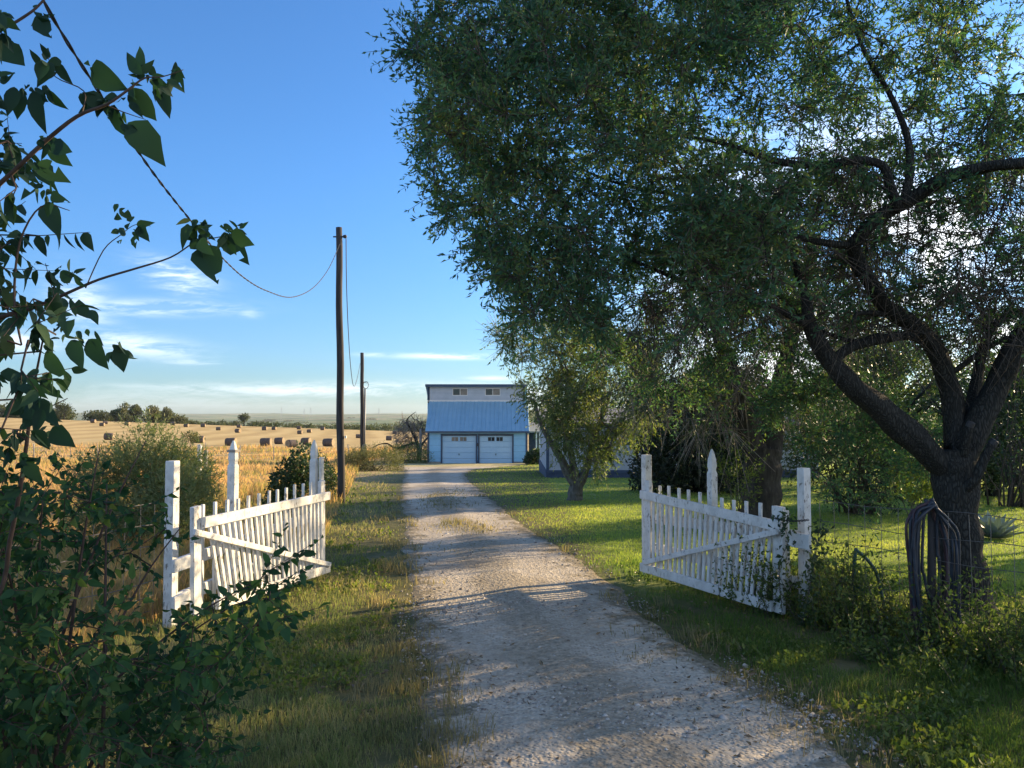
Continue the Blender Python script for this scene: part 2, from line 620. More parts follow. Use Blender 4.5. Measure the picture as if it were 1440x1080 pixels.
def mat_ground():
    m, n, out = new_mat('meadow_ground')
    pos = geo_pos(n)
    sep = n.node('ShaderNodeSeparateXYZ')
    n.l.new(pos, sep.inputs[0])
    x, y, z = sep.outputs
    fine = n.noise(pos, 5.5, 8, .7)
    mid = n.noise(pos, .55, 5, .6)
    big = n.noise(pos, .06, 4)
    # near soil and thatch under the grass blades
    soil = n.ramp(n.m('ADD', n.m('MULTIPLY', fine, .55), n.m('MULTIPLY', mid, .45)),
                  [(.32, (.055, .06, .026)), (.47, (.10, .10, .04)), (.58, (.16, .14, .065)), (.72, (.24, .19, .11))])
    lawn = n.ramp(n.m('ADD', n.m('MULTIPLY', fine, .6), n.m('MULTIPLY', mid, .4)),
                  [(.32, (.08, .13, .035)), (.5, (.17, .23, .055)), (.68, (.30, .31, .095))])
    # lawn mask: right of a line along the drive, beyond the gate
    lx = n.m('SUBTRACT', x, n.m('ADD', n.m('MULTIPLY', y, .01), .9))
    lm = n.m('MULTIPLY', n.maprange(lx, -.2, .5), n.maprange(y, 6.5, 8.5))
    near = n.mix(lm, soil, lawn)
    # rough dry meadow left of the drive
    rough = n.ramp(n.m('ADD', n.m('MULTIPLY', mid, .6), n.m('MULTIPLY', big, .4)),
                   [(.36, (.20, .21, .075)), (.47, (.33, .27, .13)), (.6, (.46, .30, .17)), (.75, (.52, .36, .21))])
    rm = n.m('MULTIPLY', n.maprange(y, 14, 30), n.maprange(x, -3.5, -7.5))
    col = n.mix(rm, near, rough)
    # mown hay field with swaths
    sw = n.m('SINE', n.m('ADD', n.m('ADD', n.m('MULTIPLY', x, .62), n.m('MULTIPLY', y, .12)), n.m('ADD', n.m('MULTIPLY', mid, 2.5), n.m('MULTIPLY', big, 7.0))))
    hay = n.ramp(n.m('ADD', n.m('MULTIPLY', n.maprange(sw, -1.0, 1.0), .20), n.m('ADD', n.m('MULTIPLY', mid, .4), n.m('MULTIPLY', big, .42))),
                 [(.28, (.32, .225, .095)), (.5, (.44, .32, .135)), (.75, (.55, .42, .20))])
    fm = n.maprange(n.m('ADD', y, n.m('MULTIPLY', mid, 10)), 98, 108)
    col = n.mix(fm, col, hay)
    # valley beyond the crest: patchwork of pasture and brush
    vp = n.noise(pos, .0045, 6, .62)
    val = n.ramp(vp, [(.36, (.05, .085, .045)), (.46, (.09, .14, .06)), (.54, (.14, .19, .075)), (.60, (.26, .22, .14)), (.66, (.06, .095, .05))])
    vm = n.maprange(y, 286, 300)
    col = n.mix(vm, col, val)
    principled(n, out, col, .95, fine, .6, .04, spec=.15)
    return m


def mat_drive():
    m, n, out = new_mat('gravel_drive')
    pos = geo_pos(n)
    v = n.node('ShaderNodeTexVoronoi')
    n.l.new(pos, v.inputs['Vector'])
    v.inputs['Scale'].default_value = 42
    v2 = n.node('ShaderNodeTexVoronoi')
    n.l.new(pos, v2.inputs['Vector'])
    v2.inputs['Scale'].default_value = 17
    mid = n.noise(pos, 1.1, 6, .65)
    fine = n.noise(pos, 24, 6, .7)
    mp = n.node('ShaderNodeMapping')
    n.l.new(pos, mp.inputs[0])
    mp.inputs['Scale'].default_value = (2.2, .28, 1)
    trk = n.noise(mp.outputs[0], .9, 4, .6)
    base = n.ramp(n.m('ADD', n.m('MULTIPLY', fine, .45), n.m('ADD', n.m('MULTIPLY', mid, .3), n.m('MULTIPLY', trk, .25))),
                  [(.34, (.235, .195, .14)), (.46, (.40, .345, .265)), (.57, (.53, .47, .375)), (.70, (.66, .60, .495))])
    sep = n.node('ShaderNodeSeparateColor')
    n.l.new(v.outputs['Color'], sep.inputs[0])
    peb = n.ramp(sep.outputs[0], [(0, (.07, .058, .045)), (.4, (.27, .23, .18)), (1, (.70, .63, .52))])
    pm = n.m('MULTIPLY', n.maprange(v.outputs['Distance'], .52, .30), n.maprange(mid, .42, .58))
    col = n.mix(n.m('MULTIPLY', pm, .6), base, peb)
    # earth and dead grass along the middle of the drive
    dirt = n.maprange(n.noise(pos, .75, 6, .7), .55, .68)
    col = n.mix(n.m('MULTIPLY', dirt, .55), col, (.16, .125, .085))
    # the unworn strip between the wheel tracks
    ua = n.node('ShaderNodeAttribute', attribute_name='across').outputs['Fac']
    du = n.m('ABSOLUTE', n.m('SUBTRACT', ua, .47))
    cm = n.maprange(n.m('ADD', du, n.m('MULTIPLY', n.m('SUBTRACT', mid, .5), .5)), .19, .06)
    strip = n.ramp(fine, [(.34, (.085, .075, .045)), (.5, (.20, .165, .105)), (.66, (.40, .34, .25))])
    col = n.mix(n.m('MULTIPLY', cm, .5), col, strip)
    # straw strewn on the yard before the garage
    sepp = n.node('ShaderNodeSeparateXYZ')
    n.l.new(pos, sepp.inputs[0])
    ym = n.maprange(n.m('ADD', sepp.outputs[1], n.m('MULTIPLY', mid, 5)), 47, 51)
    col = n.mix(n.m('MULTIPLY', ym, .85), col, n.ramp(mid, [(.4, (.34, .30, .12)), (.6, (.48, .40, .20))]))
    # soil, thatch and crumbs creeping in from both sides
    ea = n.node('ShaderNodeAttribute', attribute_name='edge').outputs['Fac']
    en = n.noise(pos, 3.2, 6, .7)
    em = n.maprange(n.m('SUBTRACT', ea, n.m('MULTIPLY', n.m('SUBTRACT', en, .36), 1.5)), .10, -.12)
    soil = n.ramp(fine, [(.35, (.10, .085, .05)), (.5, (.19, .16, .10)), (.65, (.30, .25, .165))])
    col = n.mix(n.m('MULTIPLY', em, .9), col, soil)
    h = n.m('ADD', n.m('MULTIPLY', n.maprange(v.outputs['Distance'], .6, .1), .5),
            n.m('ADD', n.m('MULTIPLY', fine, .5), n.m('MULTIPLY', n.maprange(v2.outputs['Distance'], .6, .1), .5)))
    principled(n, out, col, .92, h, .7, .016, spec=.2)
    return m


def mat_grass(name, stops, patch=.7):
    m, n, out = new_mat(name)
    g = n.node('ShaderNodeNewGeometry')
    nz = n.noise(g.outputs['Position'], patch, 4, .6)
    fac = n.m('ADD', n.m('MULTIPLY', g.outputs['Random Per Island'], .45), n.m('MULTIPLY', n.maprange(nz, .28, .72), .55))
    col = n.ramp(fac, stops)
    b = n.node('ShaderNodeBsdfDiffuse')
    n.l.new(col, b.inputs[0])
    tr = n.node('ShaderNodeBsdfTranslucent')
    n.l.new(n.mix(1.0, col, (1.5, 1.5, .85), 'MULTIPLY'), tr.inputs[0])
    mx = n.node('ShaderNodeMixShader')
    mx.inputs[0].default_value = .5
    n.l.new(b.outputs[0], mx.inputs[1])
    n.l.new(tr.outputs[0], mx.inputs[2])
    n.l.new(mx.outputs[0], out.inputs[0])
    return m


M['g_verge'] = mat_grass('verge_blades', [(0, (.09, .15, .05)), (.42, (.19, .23, .09)), (.68, (.33, .30, .16)), (1, (.50, .40, .25))])
M['g_lush'] = mat_grass('lush_blades', [(0, (.05, .10, .028)), (.6, (.10, .165, .045)), (.85, (.18, .22, .07)), (1, (.34, .28, .15))])
M['g_lawn'] = mat_grass('lawn_blades', [(0, (.15, .23, .05)), (.5, (.25, .33, .075)), (.85, (.38, .41, .12)), (1, (.50, .45, .19))])
M['g_meadow'] = mat_grass('dry_meadow_blades', [(0, (.19, .23, .075)), (.3, (.31, .27, .115)), (.52, (.47, .29, .165)), (1, (.60, .40, .25))], .09)

# ------------------------------------------------------------------ ground and drive
def spaced(lo, hi, d0, grow):
    out, q, d = [lo], lo, d0
    while q < hi:
        q += d
        d *= grow
        out.append(q)
    return out


def build_ground():
    xs = spaced(0, 12, .4, 1.0)
    xs += spaced(xs[-1], 4500, .45, 1.085)[1:]
    xs = np.array([-q for q in xs[:0:-1]] + xs)
    ys = spaced(-20, 60, .5, 1.0)
    ys = np.array(ys + spaced(ys[-1], 6000, .55, 1.035)[1:])
    X, Y = np.meshgrid(xs, ys)
    V = np.stack([X, Y, gz(X, Y)], -1).reshape(-1, 3)
    nx, ny = len(xs), len(ys)
    i = (np.arange(ny - 1)[:, None] * nx + np.arange(nx - 1)).ravel()
    o = npmesh('ground', V, np.stack([i, i + 1, i + nx + 1, i + nx], 1), mat_ground(), smooth=True)
    tag(o, kind='structure')


build_ground()

# traced edges of the drive
_dl, _dr = [], []
for (py, xl, xr) in [(1080, 606, 1235), (1010, 598, 1140), (960, 588, 1062), (900, 578, 958), (850, 577, 890), (815, 570, 856),
                     (770, 566, 792), (740, 568, 738), (700, 562, 690), (680, 564, 664), (667, 568, 654), (660, 566, 668)]:
    a, b = G(xl, py), G(xr, py)
    _dl.append((a[1], a[0])); _dr.append((b[1], b[0]))
_dl = np.array([(-6, -.9), (1.0, -.55)] + _dl + [(53.5, -8.2)])
_dr = np.array([(-6, 2.6), (1.0, 2.1)] + _dr + [(53.5, 1.6)])


def drive_l(y):
    return np.interp(y, _dl[:, 0], _dl[:, 1])


def drive_r(y):
    return np.interp(y, _dr[:, 0], _dr[:, 1])


def build_drive():
    ys = spaced(-5, 53.5, .08, 1.0045)
    nc = 40
    V, E, U = [], [], []
    for y in ys:
        l = float(drive_l(y)) + .14 * mnoise.noise((y * 1.1, 0, 3)) + .06 * mnoise.noise((y * 4, 7, 3))
        r = float(drive_r(y)) + .16 * mnoise.noise((y * 1.0, 5, 8)) + .07 * mnoise.noise((y * 4, 2, 8))
        for j in range(nc + 1):
            u = j / nc
            x = l + (r - l) * u
            ed = min(u, 1 - u)
            h = .007 + .022 * math.exp(-((u - .5) / .16) ** 2) + .010 * (.5 + .5 * mnoise.noise((x * 1.4, y * 1.4, 0)))
            h += .007 * max(0, mnoise.noise((x * 7, y * 7, 1)))
            if ed < .04:
                h = -.01 + (h + .01) * ed / .04
            V.append((x, y, gzf(x, y) + h))
            E.append(min(x - l, r - x))
            U.append(u)
    i = (np.arange(len(ys) - 1)[:, None] * (nc + 1) + np.arange(nc)).ravel()
    md = mat_drive()
    o = npmesh('driveway', V, np.stack([i, i + 1, i + nc + 2, i + nc + 1], 1), md, smooth=True)
    at = o.data.attributes.new('edge', 'FLOAT', 'POINT')
    at.data.foreach_set('value', np.array(E, np.float32))
    at = o.data.attributes.new('across', 'FLOAT', 'POINT')
    at.data.foreach_set('value', np.array(U, np.float32))
    tag(o, kind='structure')


build_drive()


# ------------------------------------------------------------------ vegetation tools
def unit(a):
    return a / np.maximum(np.linalg.norm(a, axis=-1, keepdims=True), 1e-9)


def rdirs(n, g=rng):
    return unit(g.normal(size=(n, 3)))


def leaves_simple(O, D, L, W, fold=.25, droop=.15):
    """four-point leaves, folded along the midrib"""
    n = len(O)
    N0 = rdirs(n)
    S = unit(np.cross(D, N0))
    N = np.cross(S, D)
    L, W = np.broadcast_to(L, (n,))[:, None], np.broadcast_to(W, (n,))[:, None]
    a = O
    tip = O + D * L - N * L * droop
    l = O + D * L * .45 - S * W * .5 + N * W * fold
    r = O + D * L * .45 + S * W * .5 + N * W * fold
    V = np.stack([a, r, tip, l], 1).reshape(-1, 3)
    b = np.arange(n)[:, None] * 4
    Fc = np.concatenate([b + np.array([0, 1, 2]), b + np.array([0, 2, 3])], 1).reshape(-1, 3)
    return V, Fc


_LEAF_PTS = [(0, 0), (.20, .06), (.44, .20), (.50, .36), (.42, .56), (.25, .76), (.10, .90), (0, 1.0)]


def leaves_broad(O, D, Nn, L, W, g):
    """ovate pointed leaves with a curved blade (two rows of quads each side of the midrib)"""
    n = len(O)
    S = unit(np.cross(D, Nn))
    N = np.cross(S, D)
    L, W = np.broadcast_to(L, (n,)), np.broadcast_to(W, (n,))
    curl = g.uniform(-.05, .35, n)
    fold = g.uniform(.1, .5, n)
    asym = g.uniform(.8, 1.2, n)
    rows = []
    ts = [q[1] for q in _LEAF_PTS]
    for side in (-1, 0, 1):
        for (w, t) in _LEAF_PTS:
            ww = w * side * W * (asym if side < 0 else 2 - asym)
            wav = 1 + .22 * g.normal(size=n) * (0 if side == 0 else 1) * (.12 < t < .9) * .3
            ww = ww * wav
            p = O + D * (L * t)[:, None] + S * ww[:, None] + N * (np.abs(ww) * fold - curl * L * t * t)[:, None]
            rows.append(p)
    V = np.stack(rows, 1)
    k = len(_LEAF_PTS)
    q = []
    for j in range(k - 1):
        q.append((j, k + j, k + j + 1, j + 1))
        q.append((k + j, 2 * k + j, 2 * k + j + 1, k + j + 1))
    q = np.array(q)
    # leaf bites: drop a few quads at the margin
    Fc = (np.arange(n)[:, None, None] * (3 * k) + q[None]).astype(np.int32)
    keep = np.ones((n, len(q)), bool)
    bite = g.random((n, len(q))) < .028
    bite[:, :2] = False
    bite[:, -2:] = False
    keep &= ~bite
    return V.reshape(-1, 3), Fc[keep]


def twig_prisms(A, B, r0, r1):
    n = len(A)
    d = unit(B - A)
    s = unit(np.cross(d, rdirs(n)))
    t = np.cross(d, s)
    V = np.zeros((n, 6, 3))
    for i in range(3):
        c, q = math.cos(i * 2.0944), math.sin(i * 2.0944)
        o = s * c + t * q
        V[:, i] = A + o * np.broadcast_to(r0, (n,))[:, None]
        V[:, 3 + i] = B + o * np.broadcast_to(r1, (n,))[:, None]
    b = np.arange(n)[:, None] * 6
    Fc = np.concatenate([b + np.array([i, (i + 1) % 3, 3 + (i + 1) % 3, 3 + i]) for i in range(3)], 1).reshape(-1, 4)
    return V.reshape(-1, 3), Fc


class Skel:
    """branch skeleton: given limbs first, then branches grown towards points of the crown"""
    def __init__(s):
        s.p, s.par, s.r, s.fix = [], [], [], []

    def limb(s, pts, start_near=True, sub=4):
        pts = np.asarray(pts, float)
        xyz, r = pts[:, :3], pts[:, 3]
        n = len(pts)
        q, rr = [], []
        for i in range(n - 1):
            p0, p1, p2, p3 = xyz[max(i - 1, 0)], xyz[i], xyz[i + 1], xyz[min(i + 2, n - 1)]
            for t in np.linspace(0, 1, sub, endpoint=False):
                q.append(.5 * (2 * p1 + (p2 - p0) * t + (2 * p0 - 5 * p1 + 4 * p2 - p3) * t * t + (3 * p1 - p0 - 3 * p2 + p3) * t ** 3))
                rr.append(r[i] + (r[i + 1] - r[i]) * t)
        q.append(xyz[-1]); rr.append(r[-1])
        par = -1
        if s.p and start_near:
            par = int(np.argmin(np.linalg.norm(np.array(s.p) - q[0], axis=1)))
        for a, b in zip(q, rr):
            s.p.append(np.array(a)); s.par.append(par); s.r.append(b); s.fix.append(True)
            par = len(s.p) - 1
        return s

    def grow(s, att, step=.25, jit=.10, arch=.12, g=rng):
        att = np.asarray(att, float)
        P0 = np.array(s.p)
        D = np.linalg.norm(att[:, None] - P0[None], axis=2)
        near, dist = D.argmin(1), D.min(1)
        live = np.ones(len(att), bool)
        s.tips = []
        for _ in range(len(att)):
            i = int(np.argmin(np.where(live, dist, 1e9)))
            live[i] = False
            a, b = s.p[near[i]], att[i]
            Ld = dist[i]
            k = max(1, int(Ld / step))
            par = int(near[i])
            off = g.normal(size=3) * Ld * jit
            new = []
            for j in range(1, k + 1):
                t = j / k
                w = math.sin(math.pi * t)
                q = a + (b - a) * t + off * w + np.array([0, 0, arch * Ld * w]) + (g.normal(size=3) * step * .10 if j < k else 0)
                s.p.append(q); s.par.append(par); s.r.append(.0028); s.fix.append(False)
                par = len(s.p) - 1
                new.append(q)
            s.tips.append(par)
            nd = np.linalg.norm(att[:, None] - np.array(new)[None], axis=2)
            m = nd.min(1)
            up = m < dist
            near[up] = len(s.p) - k + nd.argmin(1)[up]
            dist[up] = m[up]
        return s

    def finish(s, expo=2.35, tip=.003):
        n = len(s.p)
        acc = np.zeros(n)
        r = np.array(s.r)
        for i in range(n - 1, -1, -1):
            if not s.fix[i]:
                r[i] = max(tip, acc[i] ** (1 / expo))
            if s.par[i] >= 0:
                acc[s.par[i]] += r[i] ** expo
        for i in range(n):
            if s.par[i] >= 0 and not s.fix[i]:
                r[i] = min(r[i], r[s.par[i]] * .92)
                r[i] = max(r[i], .0022)
        s.r = r
        return s

    def mesh(s, lump=.0):
        n = len(s.p)
        ch = [[] for _ in range(n)]
        roots = []
        for i in range(n):
            (ch[s.par[i]] if s.par[i] >= 0 else roots).append(i)
        mb = MB()
        stack = [(q, None) for q in roots]
        while stack:
            i, start = stack.pop()
            pts, rad = [], []
            if start is not None:
                pts.append(s.p[start]); rad.append(min(s.r[start], s.r[i] * 1.15))
            j = i
            while True:
                pts.append(s.p[j]); rad.append(s.r[j])
                if not ch[j]:
                    break
                nxt = max(ch[j], key=lambda c: s.r[c] + (1 if (s.fix[c] and s.fix[j] and c == j + 1) else 0))
                for c in ch[j]:
                    if c != nxt:
                        stack.append((c, j))
                j = nxt
            if len(pts) < 2:
                continue
            m = max(rad)
            mb.tube(pts, rad, 26 if m > .1 else 10 if m > .035 else 5 if m > .01 else 3, lump if m > .05 else 0, i)
        return mb


def foliage_on(sk, per_tip, leaves_per, tw_len, L, W, droop=.3, spread=1.0, extra=0, g=rng):
    """short twigs at the branch ends and leaves along them"""
    tips = list(sk.tips)
    if extra:
        thin = [i for i in range(len(sk.p)) if not sk.fix[i] and sk.r[i] < .009]
        tips += list(g.choice(thin, min(extra, len(thin)), replace=False))
    Pn = np.array(sk.p)
    A = np.repeat(Pn[tips], per_tip, 0)
    par = np.array([sk.par[i] for i in tips])
    d0 = unit(Pn[tips] - Pn[par])
    D = unit(np.repeat(d0, per_tip, 0) * .55 + rdirs(len(A), g) * spread + np.array([0, 0, -droop * .5]))
    T = g.uniform(tw_len[0], tw_len[1], len(A))
    back = g.uniform(0, .5, len(A))[:, None] * np.repeat(Pn[tips] - Pn[par], per_tip, 0)
    A = A - back
    B = A + D * T[:, None] + np.array([0, 0, -1.0]) * (T * T * droop)[:, None]
    n = len(A)
    u = (np.arange(leaves_per)[None] + g.uniform(0, 1, (n, leaves_per))) / leaves_per
    u = .12 + .88 * u
    O = (A[:, None] + (B - A)[:, None] * u[..., None]).reshape(-1, 3)
    Dd = np.repeat(unit(B - A), leaves_per, 0)
    ld = unit(Dd * .65 + rdirs(len(O), g) * .75 + np.array([0, 0, -droop]))
    LL = g.uniform(L[0], L[1], len(O))
    WW = LL * g.uniform(W[0], W[1], len(O))
    return (A, B), leaves_simple(O, ld, LL, WW)


def inpoly(px, py, poly):
    poly = np.asarray(poly, float)
    x0, y0 = poly[:, 0], poly[:, 1]
    x1, y1 = np.roll(x0, -1), np.roll(y0, -1)
    c = ((y0[None] > py[:, None]) != (y1[None] > py[:, None])) & (
        px[:, None] < (x1 - x0)[None] * (py[:, None] - y0[None]) / np.where(y1 == y0, 1e-9, y1 - y0)[None] + x0[None])
    return c.sum(1) % 2 == 1


def crown_points(poly, n, y0, y1, clump=.9, thr=-.1, seed=0, weight=None, g=rng):
    poly = np.asarray(poly, float)
    out = []
    while len(out) < n:
        px = g.uniform(poly[:, 0].min(), poly[:, 0].max(), 2000)
        py = g.uniform(poly[:, 1].min(), poly[:, 1].max(), 2000)
        ok = inpoly(px, py, poly)
        for a, b in zip(px[ok], py[ok]):
            d = g.uniform(y0, y1)
            q = P(a, b, d)
            if mnoise.noise((q[0] * clump + seed, q[1] * clump, q[2] * clump)) < thr + g.uniform(-.2, .2):
                continue
            if weight is not None and g.random() > weight(a, b, q):
                continue
            if q[2] < gzf(q[0], q[1]) + .15:
                continue
            out.append(q)
            if len(out) >= n:
                break
    return np.array(out)


def join_np(parts):
    V, Fc, n = [], [], 0
    for v, f in parts:
        V.append(v); Fc.append(f + n); n += len(v)
    return np.concatenate(V), np.concatenate(Fc)


def bush_points(ell, n, seed=0, clump=2.0, thr=-.25, shell=.55, g=rng):
    """points through ellipsoids, more towards their outside"""
    vol = np.array([e[3] * e[4] * e[5] for e in ell])
    vol = vol / vol.sum()
    O, D = [], []
    while len(O) < n:
        e = ell[g.choice(len(ell), p=vol)]
        d = unit(g.normal(size=3))
        rr = g.uniform(0, 1) ** (1 / (1 + 2 * shell * 2))
        rr *= 1 + .22 * mnoise.noise((d[0] * 2 + seed, d[1] * 2, d[2] * 2 + e[0]))
        q = np.array([e[0] + d[0] * rr * e[3], e[1] + d[1] * rr * e[4], e[2] + d[2] * rr * e[5]])
        if q[2] < gzf(q[0], q[1]) + .01:
            continue
        if mnoise.noise((q[0] * clump + seed, q[1] * clump, q[2] * clump)) < thr + g.uniform(-.15, .15):
            continue
        O.append(q); D.append(d)
    return np.array(O), np.array(D)


def bush(name, label, cat, ell, n, L, W, leafmat, stems=10, stem_r=.012, seed=0, clump=2.0, thr=-.25, up=.2, group=None,
         stemmat=None, base=None, partname='foliage', spray=0, shell=.55):
    e0 = ell[0]
    bx, by = (e0[0], e0[1]) if base is None else base
    root = thing(name, label, cat, (bx, by, gzf(bx, by)), group)
    g = np.random.default_rng(seed + 100)
    if spray:                                           # sprays: several leaves along short shoots
        A, D = bush_points(ell, n // spray, seed, clump, thr, shell, g)
        D = unit(D + rdirs(len(A), g) * .7 + np.array([0, 0, up]))
        k = spray
        u = g.uniform(0, 1, (len(A), k))
        ln = g.uniform(1.5, 4.5, len(A)) * L[1]
        O = (A[:, None] + D[:, None] * (u * ln[:, None])[..., None]).reshape(-1, 3)
        D = np.repeat(D, k, 0)
        ld = unit(D * .8 + rdirs(len(O), g) * .7)
    else:
        O, D = bush_points(ell, n, seed, clump, thr, shell, g)
        ld = unit(D * .5 + rdirs(len(O), g) + np.array([0, 0, up]))
    LL = g.uniform(L[0], L[1], len(O))
    V, Fc = leaves_simple(O, ld, LL, LL * g.uniform(W[0], W[1], len(O)))
    npmesh(partname, V, Fc, leafmat, root)
    mb = MB()
    idx = g.choice(len(O), min(stems, len(O)), replace=False)
    for i in idx:
        b = np.array([bx + g.normal() * .12 * e0[3], by + g.normal() * .12 * e0[4], 0])
        b[2] = gzf(b[0], b[1]) - .05
        t = np.linspace(0, 1, 7)[:, None]
        mid = b + (O[i] - b) * t
        mid[:, 2] += np.sin(t[:, 0] * math.pi) * .12 * np.linalg.norm(O[i] - b)
        mid[1:-1] += g.normal(size=(5, 3)) * .02 * np.linalg.norm(O[i] - b)
        mb.tube(mid, np.linspace(stem_r, stem_r * .25, 7), 5)
    mb.build('stems' if False else 'stem', stemmat or M['twig'], root, True)
    return root

# ------------------------------------------------------------------ buildings
def build_garage():
    Y = 55.0
    p = lambda px, py, y=Y: P(px, py, y)
    x0, x1 = p(601.5, 600)[0], p(741.5, 600)[0]
    zg = p(660, 653.5)[2]
    ze = p(660, 602.8)[2]
    root = thing('garage', 'white two-door garage with blue metal roof and high windows', 'garage', ((x0 + x1) / 2, Y, zg))
    D = 9.0
    yc = Y + 3.45                                    # front of the raised upper storey
    zj, zt = p(660, 565, yc)[2], p(660, 542, yc)[2]
    xa, xb = p(603.5, 560, yc)[0] - .12, p(737.5, 560, yc)[0] + .02
    # door openings
    d1, d2 = (p(624.2, 0)[0], p(670.3, 0)[0]), (p(675.2, 0)[0], p(720.2, 0)[0])
    zd = p(660, 612.8)[2]
    mb = MB()
    t = .15
    zf = zg + .22
    mb.box(x0, d1[0], Y, Y + t, zf, zd).box(d1[1], d2[0], Y, Y + t, zf, zd).box(d2[1], x1, Y, Y + t, zf, zd)
    mb.box(x0, x1, Y, Y + t, zd, ze)
    for xx in (x0, x1 - t):                          # side walls follow the roof slope
        mb.add([(xx, Y + t, zf), (xx + t, Y + t, zf), (xx + t, yc, zf), (xx, yc, zf),
                (xx, Y + t, ze), (xx + t, Y + t, ze), (xx + t, yc, zj), (xx, yc, zj)],
               [(0, 3, 2, 1), (4, 5, 6, 7), (0, 1, 5, 4), (1, 2, 6, 5), (2, 3, 7, 6), (3, 0, 4, 7)])
        xq = xa if xx == x0 else xb - t
        mb.add([(xq, yc, zf), (xq + t, yc, zf), (xq + t, Y + D, zf), (xq, Y + D, zf),
                (xq, yc, zt), (xq + t, yc, zt), (xq + t, Y + D, ze), (xq, Y + D, ze)],
               [(0, 3, 2, 1), (4, 5, 6, 7), (0, 1, 5, 4), (1, 2, 6, 5), (2, 3, 7, 6), (3, 0, 4, 7)])
    mb.box(xa + t, xb - t, Y + D - t, Y + D, zf, ze)
    mb.build('wall', M['siding'], root)
    # foundation
    f = MB()
    f.box(x0 + .02, d1[0], Y + .03, Y + .6, zg - .3, zf).box(d2[1], x1 - .02, Y + .03, Y + .6, zg - .3, zf)
    f.box(d1[0], d2[1], Y + .03, Y + .6, zg - .3, zg + .03)
    f.box(x0 + .02, x1 - .02, Y + .6, Y + D - .02, zg - .3, zg + .02)
    f.build('foundation', M['concrete'], root)
    # upper storey face with window openings
    wz0, wz1 = p(660, 556.3, yc)[2], p(660, 546, yc)[2]
    wins = [(p(638, 0, yc)[0], p(659, 0, yc)[0]), (p(683, 0, yc)[0], p(704, 0, yc)[0])]
    u = MB()
    ybk = yc + .12
    u.box(xa, xb, yc, ybk, zj - .1, wz0).box(xa, xb, yc, ybk, wz1, zt)
    u.box(xa, wins[0][0], yc, ybk, wz0, wz1).box(wins[0][1], wins[1][0], yc, ybk, wz0, wz1).box(wins[1][1], xb, yc, ybk, wz0, wz1)
    u.build('upper_wall', M['siding_cream'], root)
    for i, (a, b) in enumerate(wins):
        fr = MB()
        w = .045
        fr.box(a, b, yc + .02, yc + .07, wz0, wz0 + w).box(a, b, yc + .02, yc + .07, wz1 - w, wz1)
        for q in (a, (a + b) / 2 - w / 2, b - w):
            fr.box(q, q + w, yc + .022, yc + .068, wz0 + w, wz1 - w)
        fo = fr.build('window', M['wall_cream'], root)
        mid = (a + b) / 2
        g1 = MB().box(a + w, mid - w / 2, yc + .04, yc + .05, wz0 + w, wz1 - w).build('pane', M['glass'], fo)
        g2 = MB().box(mid + w / 2, b - w, yc + .045, yc + .055, wz0 + w, wz1 - w).build('pane', M['glass_curtain'], fo)
    # metal roof with standing ribs
    ov = .14
    ya, za = Y - .35, ze - .06
    sl = (zj - ze) / (yc - Y)
    za = ze - .35 * sl + .04
    rf = MB()
    xr0, xr1, xt0, xt1 = x0 - ov, x1 + ov, xa - .05, xb + .22
    th = .05
    zj2 = zj + .04

    def rp(s, t_, dz):                              # s across 0..1, t_ up the slope
        l = xr0 + (xt0 - xr0) * t_ * .4
        r = xr1 + (xt1 - xr1) * t_ * .4
        return (l + (r - l) * s, ya + (yc - ya) * t_, za + (zj2 - za) * t_ + dz)
    rf.hexa([rp(0, 0, -th), rp(1, 0, -th), rp(1, 1, -th), rp(0, 1, -th), rp(0, 0, 0), rp(1, 0, 0), rp(1, 1, 0), rp(0, 1, 0)])
    for k in range(25):
        s = k / 24
        e = .0035
        s = min(max(s, e), 1 - e)
        rf.hexa([rp(s - e, .002, -.001), rp(s + e, .002, -.001), rp(s + e, .998, -.001), rp(s - e, .998, -.001),
                 rp(s - e * .5, .002, .035), rp(s + e * .5, .002, .035), rp(s + e * .5, .998, .035), rp(s - e * .5, .998, .035)])
    ro = rf.build('roof', M['roof'], root)
    # rear slope from the raised storey down to the back wall
    br = MB()
    br.hexa([(xa - .15, yc - .25, zt + .01), (xb + .2, yc - .25, zt + .01), (xb + .2, Y + D + .3, ze - .05), (xa - .15, Y + D + .3, ze - .05),
             (xa - .15, yc - .25, zt + .08), (xb + .2, yc - .25, zt + .08), (xb + .2, Y + D + .3, ze + .02), (xa - .15, Y + D + .3, ze + .02)])
    br.build('rear_roof', M['roof'], root)
    MB().box(xa - .16, xb + .21, yc - .29, yc - .255, zt - .11, zt + .085).build('fascia', M['trim_blue'], root)
    MB().box(xa, xb, yc - .03, yc - .003, zj2 - .02, zj2 + .07).build('flashing', M['wall_cream'], root)
    for bx_ in ((xr0, xr1, ya - .03, ya, za - .13, za - .01), (x0 - .02, x0 + .12, Y - .03, Y - .004, zf - .05, ze - .1),
                (x1 - .12, x1 + .02, Y - .03, Y - .004, zf - .05, ze - .1), (xa - .02, xa + .08, yc - .028, yc - .005, zj + .12, zt - .02),
                (xb - .1, xb + .02, yc - .028, yc - .005, zj + .12, zt - .02)):
        MB().box(*bx_).build('trim', M['trim_blue'], root)
